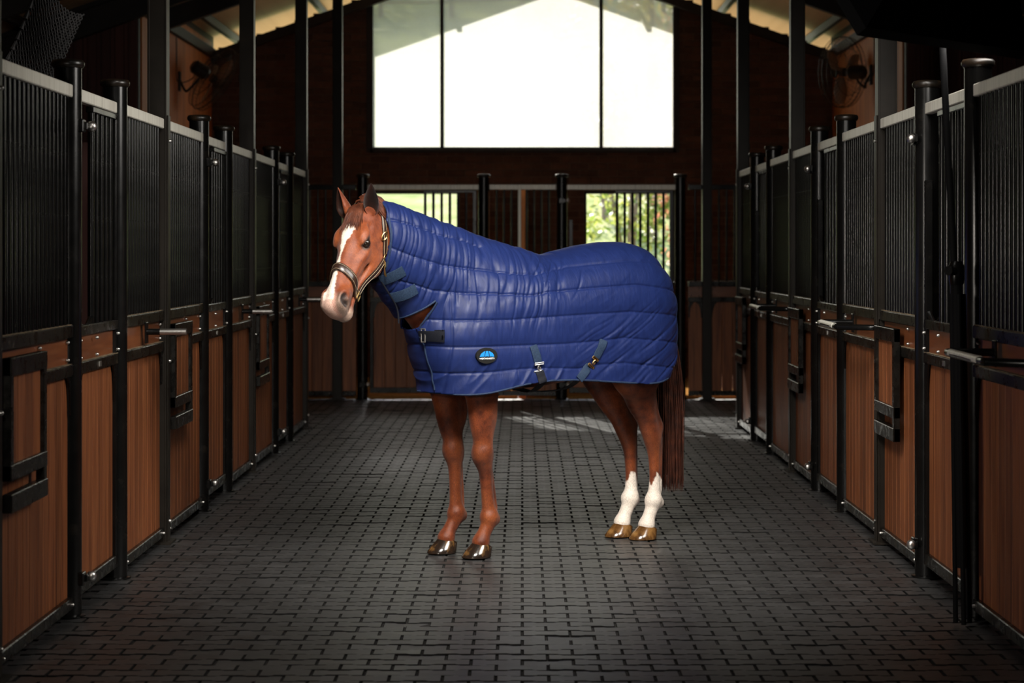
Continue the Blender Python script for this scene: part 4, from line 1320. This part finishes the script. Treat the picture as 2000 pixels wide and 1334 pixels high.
def ribbon(mb, C, Nn, width, th):
    """flat strap along centres C with normals Nn"""
    vs = []; fs = []
    for i, c in enumerate(C):
        t = (C[min(i + 1, len(C) - 1)] - C[max(i - 1, 0)]).normalized()
        n = (Nn[i] - t * Nn[i].dot(t)).normalized(); w = t.cross(n)
        for (a, h) in ((-.5, 0), (-.5, .75), (-.42, 1), (.42, 1), (.5, .75), (.5, 0)):
            vs.append(c + w * (a * width) + n * (h * th))
    k = 6
    for i in range(len(C) - 1):
        for j in range(k):
            a, b_ = i * k + j, i * k + (j + 1) % k
            fs.append((a, b_, b_ + k, a + k))
    fs.append(tuple(range(k))); fs.append(tuple(range((len(C) - 1) * k, len(C) * k)))
    mb.add(vs, fs)

def smooth_path(C, it=3):
    C = [Vector(c) for c in C]
    for _ in range(it):
        C = [C[0]] + [C[i] * .5 + (C[i - 1] + C[i + 1]) * .25 for i in range(1, len(C) - 1)] + [C[-1]]
    return C

def rug_strap(name, pts, width, mat, off=.004, th=.004, side=1):
    P = catmull([(x, 0, z) for x, z in pts], 8)
    C = []; Nn = []
    for p in P:
        q, n = on_rug(p.x, p.z, side, off); C.append(q); Nn.append(n)
    Nn = smooth_path(Nn, 8); C = smooth_path(C, 3)
    mb = MB(); ribbon(mb, C, Nn, width, th)
    return mb.build(name, mat, rug, smooth=50)

# binding tape along hem, hood, opening and tail edges
def bind(pts, r=.0075):
    mb = MB(); mb.tube(smooth_path(pts, 2), r, 8, flat=.75); return mb
hem_l = [on_rug(x, float(interp(x, HEM)) + .004, 1, -.002)[0] for x in np.linspace(-.66, .80, 90)]
bind(hem_l).build('hem_binding', M['binding'], rug)
hem_r = [on_rug(x, float(interp(x, HEM)) + .004, -1, -.002)[0] for x in np.linspace(-.66, .80, 60)]
bind(hem_r).build('hem_binding', M['binding'], rug)
ring = []
e_up = np.array([0, 0, 1.0]) - HOOD_N * HOOD_N[2]; e_up /= np.linalg.norm(e_up); e_s = np.cross(HOOD_N, e_up)
for k in range(49):
    a = 2 * math.pi * k / 48; d = e_up * math.cos(a) + e_s * math.sin(a)
    o0 = Vector(HOOD_P - HOOD_N * .008 + np.array([0, 0, -.02]))
    h = RUG_BVH.ray_cast(o0 + Vector(d) * .27, Vector(-d))
    if h[0] is not None: ring.append(h[0])
bind(ring, .007).build('hood_binding', M['binding'], rug)
v1 = [on_rug(.862 + t * .13, 1.349 - t * .13 * .69, 1, .0)[0] for t in np.linspace(0, 1, 14)]
bind(v1, .0075).build('opening_binding', M['binding'], rug)
v2 = [on_rug(.853 + t * .075, 1.342 - t * .172, 1, .0)[0] for t in np.linspace(0, 1, 14)]
bind(v2, .0075).build('opening_binding', M['binding'], rug)
def on_front(y, z, off=0):
    h = RUG_BVH.ray_cast(Vector((1.6, y, z)), Vector((-1, 0, 0)))
    if h[0] is None: h = RUG_BVH.find_nearest(Vector((.85, y, z)))
    n = h[1].normalized(); n = n if n.x > 0 else -n
    return h[0] + n * off, n
fe = [on_front(.092, z, .002)[0] for z in np.linspace(1.165, .885, 24)]
bind(fe, .006).build('flap_binding', M['binding'], rug)
def on_back(y, z, off=0):
    h = RUG_BVH.ray_cast(Vector((-1.6, y, z)), Vector((1, 0, 0)))
    if h[0] is None or h[0].x > -.4: h = RUG_BVH.find_nearest(Vector((-.75, y, z)))
    return h[0]
for s in (1, -1):
    te = [on_back((.146 + .09 * max(0, (1.05 - z) / .12) ** 2) * s, z) for z in np.linspace(1.36, 1.0, 22)]
    bind(te, .007).build('tail_binding', M['binding'], rug)

# neck straps, chest strap, surcingles with their metal clips
def flat_strap(name, a, c, width, mat, off=.010, th=.004):
    (qa, na), (qb, nb2) = on_rug(*a, 1, off), on_rug(*c, 1, off)
    qm, nm = on_rug((a[0] + c[0]) / 2, (a[1] + c[1]) / 2, 1, off)
    nn = (na + nb2 + nm * 2); nn = Vector((nn.x * .4, nn.y, nn.z * .6)).normalized()
    C = [qa + (qb - qa) * t for t in np.linspace(0, 1, 7)]
    bul = max(0.0, (qm - (qa + qb) / 2).dot(nn))
    C = [p_ + nn * (bul * 4 * t * (1 - t)) for p_, t in zip(C, np.linspace(0, 1, 7))]
    mb = MB(); ribbon(mb, C, [nn] * 7, width, th)
    return mb.build(name, mat, rug, smooth=50)
flat_strap('neck_strap', (1.150, 1.455), (1.057, 1.508), .058, M['webbing'])
flat_strap('neck_strap', (1.075, 1.372), (.975, 1.416), .058, M['webbing'])
cd = MB(); q0, n0 = on_rug(1.09, 1.40, 1, .004)
cd.tube(catmull([(1.155, .135, 1.452), (1.115, .135, 1.395), (1.065, .12, 1.335), (1.045, .115, 1.29), (1.04, .115, 1.235)], 5), .005, 8)
cd.build('neck_cord', M['webbing_black'], rug)
cs = rug_strap('chest_strap', [(.935, 1.172), (.89, 1.17), (.818, 1.164)], .056, M['webbing_black'], off=.006); cs['label'] = 'black chest strap'
def clip(at, n, along, w=.05):
    """two slotted bars joined by a hook"""
    mb = MB()
    n = n.normalized(); t = (along - n * along.dot(n)).normalized(); s = n.cross(t)
    for d in (-.018, .018):
        c = at + t * d + n * .008
        mb.tube([c - s * w * .5, c + s * w * .5], .0042, 8)
        mb.tube([c - s * w * .5 + t * (.010 if d > 0 else -.010), c + s * w * .5 + t * (.010 if d > 0 else -.010)], .0034, 8)
        for e in (-.5, .5):
            mb.tube([c + s * w * e, c + s * w * e + t * (.010 if d > 0 else -.010)], .0036, 6)
    c = at + n * .012
    mb.tube([c + t * .016, c + t * .005 + s * .008, c - t * .006 + s * .006, c - t * .010 - s * .004, c - t * .002 - s * .009, c + t * .006 - s * .004], .0042, 8)
    return mb
# surcingle one
rug_strap('surcingle_strap', [(.336, 1.108), (.318, 1.055), (.308, 1.020)], .046, M['webbing'])
rug_strap('surcingle_strap', [(.300, .975), (.292, .945), (.285, .915)], .046, M['webbing_black'])
q, n = on_rug(.304, .998, 1, .004); clip(q, n, Vector((.1, 0, 1)), .052).build('surcingle_clip', M['chrome'], rug)
rug_strap('surcingle_strap', [(-.118, 1.126), (-.08, 1.070), (-.058, 1.036)], .046, M['webbing'])
rug_strap('surcingle_strap', [(-.022, .995), (.02, .958), (.055, .925)], .046, M['webbing'])
q, n = on_rug(-.040, 1.014, 1, .004); clip(q, n, Vector((-.5, 0, .8)), .046).build('surcingle_clip', M['brass'], rug)
q, n = on_front(.115, 1.172, .008)
bk = MB(); t = Vector((0, 0, 1)); s_ = n.cross(t).normalized()
for e in (-.011, .011): bk.tube([q + s_ * e - t * .034, q + s_ * e + t * .034], .0036, 8)
for e in (-.034, .034): bk.tube([q - s_ * .011 + t * e, q + s_ * .011 + t * e], .0036, 8)
bk.build('chest_buckle', M['chrome'], rug)
# girths passing under the belly
for (x0, z0, x1) in ((.285, .915, .20), (.055, .925, .15)):
    mb = MB(); q, n = on_rug(x0, z0, 1, .0)
    pts = [q, Vector((x0 * .8 + x1 * .2, .22, .872)), Vector((x1, .05, .852)), Vector((x1, -.15, .87)), Vector((x1, -.28, .92))]
    C = catmull(pts, 6); Nn = [Vector((0, .3, -1)) for _ in C]
    ribbon(mb, C, Nn, .045, .003); mb.build('belly_strap', M['webbing_black'], rug)

# oval badge with an umbrella mark and lettering
q, n = on_rug(.620, 1.066, 1, .006)
n = Vector((n.x * .6, n.y, n.z * .6)).normalized()
bx = Vector((-1, 0, 0)); bx = (bx - n * bx.dot(n)).normalized(); bz = bx.cross(n) * -1
if bz.z < 0: bz = -bz
BM = Matrix((bx, bz, n)).transposed().to_4x4(); BM.translation = q
badge_black = plain_mat('badge_black', (.008, .008, .0075), .55, spec=.2)
badge_blue = plain_mat('badge_blue', (.012, .19, .56), .5, spec=.2)
badge_white = plain_mat('badge_white', (.85, .85, .85), .5)
def flat(name, polys, z0, z1, mat):
    mb = MB()
    for poly in polys:
        k = len(poly)
        mb.add([(x, y, z0) for x, y in poly] + [(x, y, z1) for x, y in poly],
               [tuple(range(k)), tuple(range(k, 2 * k))] + [(i, (i + 1) % k, (i + 1) % k + k, i + k) for i in range(k)])
    o = mb.build(name, mat, rug, smooth=40); o.matrix_local = BM; return o
o = flat('badge', [[(.061 * math.cos(a), .0405 * math.sin(a)) for a in np.linspace(0, 2 * math.pi, 40, endpoint=False)]], -.010, .004, badge_black)
o['label'] = 'black oval badge with blue umbrella mark'
def dome(x): return -.0075 + .0335 * math.sqrt(max(0, 1 - (x / .042) ** 2)) * (1 - .12 * abs(x) / .042)
def seg(xa, xb, ca, cb):
    top = [(x, dome(x)) for x in np.linspace(xa * .30, xb * .30, 6)] if abs(xa) < .02 and abs(xb) < .02 else None
    return top
P1 = [(x, dome(x)) for x in np.linspace(-.0420, -.0088, 10)] + [(-.0122, .014), (-.0145, .006), (-.0165, -.0055)] + [(-.022, -.0040), (-.030, -.0050), (-.0405, -.0065)]
P2 = [(x, dome(x) - .001) for x in np.linspace(-.0045, .0045, 5)] + [(.0085, .012), (.0105, .004), (.0118, -.0055), (.006, -.0036), (0, -.0030), (-.006, -.0036), (-.0118, -.0055), (-.0105, .004), (-.0085, .012)]
P3 = [(-x, y) for x, y in P1]
flat('badge_umbrella', [P1, P2, P3], .004, .0052, badge_blue)
cu = bpy.data.curves.new('badge_text', 'FONT'); cu.body = 'WEATHERBEETA'; cu.size = .0110; cu.align_x = 'CENTER'; cu.extrude = .0006; cu.space_character = .98; cu.offset = .0
to = bpy.data.objects.new('badge_text_tmp', cu); COL.objects.link(to)
dg = bpy.context.evaluated_depsgraph_get()
tme = bpy.data.meshes.new_from_object(to.evaluated_get(dg)); bpy.data.objects.remove(to)
tme.name = 'badge_lettering'; tme.materials.clear(); tme.materials.append(badge_white)
xs = [v.co.x for v in tme.vertices]; wd = max(xs) - min(xs)
for v in tme.vertices: v.co = Vector((v.co.x * .088 / wd, v.co.y * 1.05 - .0186, v.co.z + .0048))
o = put('badge_lettering', tme, rug); o.matrix_local = BM

# ------------------------------------------------------------------ leather head collar
hc = empty('head_collar', HORSE_AT, HORSE_RZ)
tag(hc, 'dark brown leather head collar with brass fittings on the horse', 'head collar')
M['leather'] = noise_mat('brown_leather', [(.3, (.012, .006, .004)), (.7, (.032, .015, .009))], rough=.32, freq=60, bump=.2, bump_freq=120, bump_dist=.002)
M['stitch'] = plain_mat('stitching', (.35, .28, .18), .6)
def head_path(pts, k=7, off=.004, it=3):
    C = []; Nn = []
    for p in catmull([tuple(hd(*q)) for q in pts], k):
        q, n, _, _ = BODY_BVH.find_nearest(p); C.append(q + n * off); Nn.append(n)
    return smooth_path(C, it), smooth_path(Nn, 6)
def head_strap(name, pts, width, th=.006, off=.003, stitch=True):
    C, Nn = head_path(pts, off=off)
    mb = MB(); ribbon(mb, C, Nn, width, th)
    o = mb.build(name, M['leather'], hc, smooth=50)
    if stitch:
        sb = MB()
        for e in (-.34, .34):
            L_ = []
            for i, c in enumerate(C):
                t = (C[min(i + 1, len(C) - 1)] - C[max(i - 1, 0)]).normalized(); n = (Nn[i] - t * Nn[i].dot(t)).normalized(); w = t.cross(n)
                L_.append(c + w * (e * width) + n * (th + .0002))
            sb.tube(L_, .0009, 5)
        sb.build('stitching', M['stitch'], o)
    return o
NB = [(.455, -.175, .045), (.425, -.110, .062), (.398, -.045, .050), (.385, .0, .015), (.385, .0, -.015), (.398, -.045, -.050), (.425, -.110, -.062), (.455, -.175, -.045)]
head_strap('noseband', NB, .042, th=.009)
head_strap('chin_strap', [(.460, -.185, .040), (.465, -.215, .015), (.465, -.215, -.015), (.460, -.185, -.040)], .022)
for s in (1, -1):
    head_strap('cheek_strap', [(.435, -.185, .048 * s), (.35, -.195, .068 * s), (.26, -.215, .085 * s), (.175, -.235, .080 * s)], .034)
    head_strap('crown_strap', [(.155, -.22, .085 * s), (.10, -.18, .098 * s), (.045, -.135, .095 * s), (-.01, -.10, .085 * s), (-.045, -.05, .045 * s), (-.05, -.03, .0)], .027)
    head_strap('throat_strap', [(.175, -.225, .070 * s), (.165, -.26, .04 * s), (.16, -.275, .0)], .020)
    def hring(pos, shape, r, mat, name):
        q, n, _, _ = BODY_BVH.find_nearest(Vector(hd(*pos)))
        ax = Vector(E1); ax = (ax - n * ax.dot(n)).normalized(); bx_ = n.cross(ax); c = q + n * .010
        mb = MB()
        if shape == 'square':
            cs_ = [c + ax * a * r + bx_ * b_ * r for a, b_ in ((-1, -1), (1, -1), (1, 1), (-1, 1))]
            for i in range(4): mb.tube([cs_[i], cs_[(i + 1) % 4]], .0036, 8)
        else:
            P = [c + ax * math.cos(a) * r * shape[0] + bx_ * math.sin(a) * r * shape[1] for a in np.linspace(0, 2 * math.pi, 25)]
            mb.tube(P, .0033, 8)
        return mb.build(name, mat, hc)
    hring((.452, -.185, .05 * s), 'square', .017, M['brass'], 'square_ring')
    hring((.165, -.235, .078 * s), (1, 1), .020, M['brass'], 'round_ring')
    hring((.085, -.155, .098 * s), (1.5, .9), .015, M['brass'], 'buckle')
q, n, _, _ = BODY_BVH.find_nearest(Vector(hd(.19, -.235, .07)))
mb = MB(); c = q + n * .012
mb.tube([c, c + Vector((0, 0, -.022)), c + Vector((.004, 0, -.030)), c + Vector((0, 0, -.062)), c + Vector((-.006, 0, -.072))], [.004, .006, .0035, .0065, .004], 8)
mb.build('snap_hook', M['brass'], hc)
# ------------------------------------------------------------------ photographer's lamps
def softbox(name, at, aim, size, depth, watts, lab, tint, spread=180):
    at = Vector(at); d = (Vector(aim) - at).normalized()
    q = d.to_track_quat('-Z', 'Y')
    r = empty(name, at); tag(r, lab, 'softbox')
    r.rotation_mode = 'QUATERNION'; r.rotation_quaternion = q
    h = size / 2; bk = .10
    mb = MB()
    F = [(-h, -h, 0), (h, -h, 0), (h, h, 0), (-h, h, 0)]; B = [(-bk, -bk, depth), (bk, -bk, depth), (bk, bk, depth), (-bk, bk, depth)]
    f2 = [(x * 1.0, y * 1.0, -.05) for x, y, z in F]
    mb.add(F + B + f2, [(0, 1, 5, 4), (1, 2, 6, 5), (2, 3, 7, 6), (3, 0, 4, 7), (4, 5, 6, 7), (0, 1, 9, 8), (1, 2, 10, 9), (2, 3, 11, 10), (3, 0, 8, 11)])
    o = mb.build('shell', M['dark'], r, smooth=False); o.modifiers.new('thickness', 'SOLIDIFY').thickness = .004
    mb = MB(); mb.add([(x * .985, y * .985, -.005) for x, y, z in F], [(0, 1, 2, 3)])
    mb.build('diffuser', M['diffuser'], r, smooth=False)
    mb = MB(); mb.lathe([(.055, depth - .02), (.065, depth + .02), (.065, depth + .24), (.05, depth + .26)], 20); mb.build('lamp_head', M['dark'], r)
    la = bpy.data.lights.new(name + '_lamp', 'AREA'); la.shape = 'SQUARE'; la.size = size * .96; la.energy = watts; la.color = tint
    la.spread = math.radians(spread)
    lo = bpy.data.objects.new(name + '_lamp', la); COL.objects.link(lo); lo.parent = r; lo.location = (0, 0, -.02)
    return r
M['diffuser'] = plain_mat('white_diffuser', (.8, .8, .8), .8)
KEY_AT = (1.52, 8.60, 3.02)
softbox('softbox', KEY_AT, (-.45, 10.4, 1.25), 1.3, .55, SIDE_WATTS, 'large black softbox lamp hanging over the stall posts at the tail side', (1.0, .95, .88), spread=130)
softbox('softbox', (-1.55, 5.3, 1.76), (1.0, 10.0, .9), .32, .26, FILL_WATTS, 'black softbox lamp beside the stall front the horse faces', (1.0, .92, .82), spread=90)
softbox('softbox', (-.35, 7.2, 3.70), (.05, 10.7, 1.0), 1.1, .5, KEY_WATTS, 'black softbox lamp hung from the rafter above the aisle', (1.0, .95, .88), spread=72)
# stand of the key lamp, legs folded, leaning against the capped post
st = empty('lamp_stand', (1.845, 8.60, 0)); tag(st, 'black folded lamp stand leaning by the capped stall post', 'lamp stand')
P0, P1 = Vector((0, 0, .02)), Vector((.0, .0, 1.62)); TP = Vector((-.055, .0, 2.62))
MB().tube([(0.03, 0, 1.0), TP], .015, 12).build('pole', M['dark'], st)
MB().tube([(0.035, 0, .25), (.012, 0, 1.52)], .022, 12).build('lower_pole', M['dark'], st)
for k in range(3):
    a = 2 * math.pi * k / 3 + .4
    MB().tube([(.04 + .034 * math.cos(a), .034 * math.sin(a), .012), (.018 + .028 * math.cos(a), .028 * math.sin(a), 1.42)], .011, 8).build('leg', M['dark'], st)
mb = MB(); mb.lathe([(.03, 1.46), (.034, 1.48), (.034, 1.54), (.024, 1.56)], 16, (.012, 0, 0)); mb.tube([(.012, 0, 1.51), (-.03, -.045, 1.52)], .008, 8); mb.tube([(-.028, -.043, 1.52), (-.034, -.050, 1.52)], .02, 10)
mb.build('clamp_knob', M['steel'], st)
MB().tube([TP, (.06, 0, 2.75), (.40, -.05, 3.05)], .014, 10).build('boom_arm', M['dark'], st)

# ------------------------------------------------------------------ rope net hanging inside the nearest stall
net = empty('rope_net', (-2.30, 9.4, 2.10)); tag(net, 'dark knotted rope net slung diagonally behind the stall rail', 'net')
def netp(u, v):
    # u along the sling, v across
    return Vector((-.30 + .36 * u + .17 * v + .02 * math.sin(3 * u), .12 * v + .05 * math.sin(4 * u + v), .12 + .66 * u - .16 * v - .05 * math.sin(math.pi * v)))
NU, NV = 30, 13
for nm, e in (('cord', 1), ('cord', -1)):
    mb = MB()
    for i in range(-NV, NU):
        pts = []
        for j in range(NV + 1):
            ui = (i + j) if e > 0 else (NU - i - j)
            if 0 <= ui <= NU: pts.append(netp(ui / NU, j / NV) + Vector((.004 * (j % 2), 0, 0)))
        if len(pts) > 1: mb.tube(pts, .0052, 5)
    mb.build(nm, M['rope'], net)
mb = MB()
for k in range(14): mb.tube([netp(k / 14 + .008, 0), netp((k + 1) / 14 - .012, 0)], [.013, .006], 8)
mb.build('edge_rope', M['zinc_dull'] if 'zinc_dull' in M else M['rope'], net)

# ------------------------------------------------------------------ outdoors beyond the end wall
M['grass'] = noise_mat('meadow', [(.3, (.24, .28, .10)), (.5, (.38, .40, .17)), (.7, (.52, .48, .27))], rough=.9, freq=1.3, detail=8, spec=0.0)
def hill_z(x, y):
    return max(0, (y - 29.0)) * .23 + .12 * math.sin(x * .4) * max(0, min(1, (y - 29) / 10)) - .02
mb = MB(); nx, ny = 40, 60
vs = []; fs = []
for j in range(ny + 1):
    yy = YB + .22 + (120 - YB) * (j / ny) ** 1.6
    for i in range(nx + 1):
        xx = -45 + 90 * i / nx
        vs.append((xx, yy, hill_z(xx, yy)))
for j in range(ny):
    for i in range(nx):
        a = j * (nx + 1) + i; fs.append((a, a + 1, a + nx + 2, a + nx + 1))
mb.add(vs, fs); hill = struct('ground', mb, M['grass'], 'bright grassy hillside outside the end windows')

mb = MB(); mb.box(-12, 12, YB + .23, 29.2, -.05, .0); struct('bounce_strip', mb, noise_mat('gravel', [(.3, (.34, .29, .22)), (.7, (.52, .46, .37))], rough=.95, freq=30, spec=0.0), 'pale gravel strip added outside the end wall to bounce light')  # unseen ground strip, added to bounce sunlight up onto the soffit
M['fence'] = noise_mat('fence_timber', [(.3, (.10, .085, .08)), (.7, (.17, .15, .14))], rough=.8, freq=9)
fn = empty('paddock_fence', (0, 74, 0)); tag(fn, 'dark post and rail paddock fence on the hillside', 'fence')
fpm = MB().box(-.09, .09, -.09, .09, -.3, 1.5, .01).mesh('post', M['fence'])
for k in range(-8, 9):
    put('post', fpm, fn, (k * 2.6, 0, hill_z(k * 2.6, 74)))
for z in (.55, .95, 1.35):
    mb = MB()
    mb.tube([(k * 2.6, -.10, hill_z(k * 2.6, 74) + z) for k in range(-8, 9)], .06, 6)
    mb.build('fence_rail', M['fence'], fn)

def leaf_mat(name, c1, c2, tr=.5):
    m, nt, b, N, L = new_mat(name)
    g = N.new('ShaderNodeNewGeometry'); r_ = ramp(N, [(0, c1), (1, c2)]); L.new(g.outputs['Random Per Island'], r_.inputs[0])
    L.new(r_.outputs[0], b.inputs['Base Color']); b.inputs['Roughness'].default_value = .5
    t_ = N.new('ShaderNodeBsdfTranslucent'); L.new(r_.outputs[0], t_.inputs[0])
    mx = N.new('ShaderNodeMixShader'); mx.inputs[0].default_value = tr
    L.new(b.outputs[0], mx.inputs[1]); L.new(t_.outputs[0], mx.inputs[2]); L.new(mx.outputs[0], N['Material Output'].inputs[0])
    return m
M['leaf'] = leaf_mat('leaf_green', (.07, .15, .015), (.46, .46, .11))
M['leaf2'] = leaf_mat('leaf_yellow', (.20, .22, .04), (.55, .42, .14))
M['leaf3'] = leaf_mat('leaf_red', (.34, .13, .07), (.50, .29, .17))
M['bark'] = noise_mat('bark', [(.3, (.16, .11, .08)), (.7, (.32, .24, .18))], rough=.9, freq=12)
rl = random.Random(17)
def plant(name, at, rad, zc, n, size, mat, lab, cat, group, trunk=.06, stems=3):
    r = empty(name, at); tag(r, lab, cat, group)
    mb = MB()
    for k in range(stems):
        a = rl.uniform(0, 6.28); q = rl.uniform(0, rad[0] * .5)
        mb.tube([(rl.uniform(-.05, .05), rl.uniform(-.05, .05), -.2), (q * .4 * math.cos(a), q * .4 * math.sin(a), zc * .5), (q * math.cos(a), q * math.sin(a), zc + rad[2] * .5)], [trunk, trunk * .8, trunk * .3], 8)
    mb.build('stem' if stems > 1 else 'trunk', M['bark'], r)
    vs = []; fs = []
    cl = [(rl.gauss(0, .5) * rad[0], rl.gauss(0, .5) * rad[1], zc + rl.gauss(0, .45) * rad[2]) for _ in range(26)]
    for i in range(n):
        c = rl.choice(cl); p = Vector((c[0] + rl.gauss(0, .16) * rad[0], c[1] + rl.gauss(0, .16) * rad[1], max(.05, c[2] + rl.gauss(0, .16) * rad[2])))
        d = Vector((rl.gauss(0, 1), rl.gauss(0, 1), rl.gauss(0, 1))).normalized(); e = d.orthogonal().normalized(); w = size * rl.uniform(.6, 1.3)
        k = len(vs); vs += [p - d * w, p + e * w * .45, p + d * w, p - e * w * .45]; fs.append((k, k + 1, k + 2, k + 3))
    me = bpy.data.meshes.new('foliage'); me.from_pydata([tuple(v) for v in vs], [], fs); me.materials.append(mat)
    put('foliage', me, r)
def gz(x, y): return hill_z(x, y)
BUSH = [(1.75, 33.0, (.9, .8, .9), 1.6, 'leaf', 'dense green bush close behind the right-hand low window opening'), (3.1, 35.0, (.9, .8, 1.2), 1.8, 'leaf2', 'yellowing bush beside the bare trunk outside'),
        (1.6, 38.5, (1.2, 1, 1.2), 1.8, 'leaf2', 'pale yellow-green shrub farther up the bank'), (4.3, 40.0, (1.4, 1, 1.8), 2.4, 'leaf', 'tall green shrub behind the bare trunk'), (2.9, 43.0, (1.6, 1, 1.6), 2.2, 'leaf3', 'reddish autumn shrub high on the bank')]
for (x, y, rd, zc, mt, lab) in BUSH:
    lab = lab.replace('right-hand low window opening', 'bush window of the brick wall')
    plant('bush', (x, y, gz(x, y)), rd, zc, 1500, .075, M[mt], lab, 'bush', 'bushes outside')
plant('tree', (2.35, 36.5, gz(2.35, 36.5)), (1.5, 1.2, 1.2), 4.6, 1200, .09, M['leaf2'], 'slim pale-barked tree seen through the bush window', 'tree', 'trees outside', trunk=.13, stems=1)
TREES = [(-16, 84, 'leaf3', 'red autumn tree behind the fence, big'), (-8.5, 92, 'leaf3', 'russet tree behind the fence'), (-2, 86, 'leaf2', 'yellow tree behind the fence'), (6, 90, 'leaf', 'green tree behind the fence'), (13, 82, 'leaf3', 'red tree over the bushes behind the fence'), (20, 86, 'leaf', 'dark green tree behind the fence end'), (-23, 90, 'leaf', 'tall green tree far along the fence'), (1, 96, 'leaf', 'broad green tree on the hilltop')]
for (x, y, mt, lab) in TREES:
    plant('tree', (x, y, gz(x, y)), (3.2, 2.6, 3.2), 4.5, 1500, .26, M[mt], lab, 'tree', 'trees on the hill', trunk=.28, stems=1)
# post and vine just outside the tail-side edge of the gable window
plant('climber', (2.15, 27.6, 0), (.25, .3, 1.4), 2.9, 700, .05, M['leaf3'], 'reddish climbing plant at the edge of the gable window', 'plant', None, trunk=.03, stems=2)
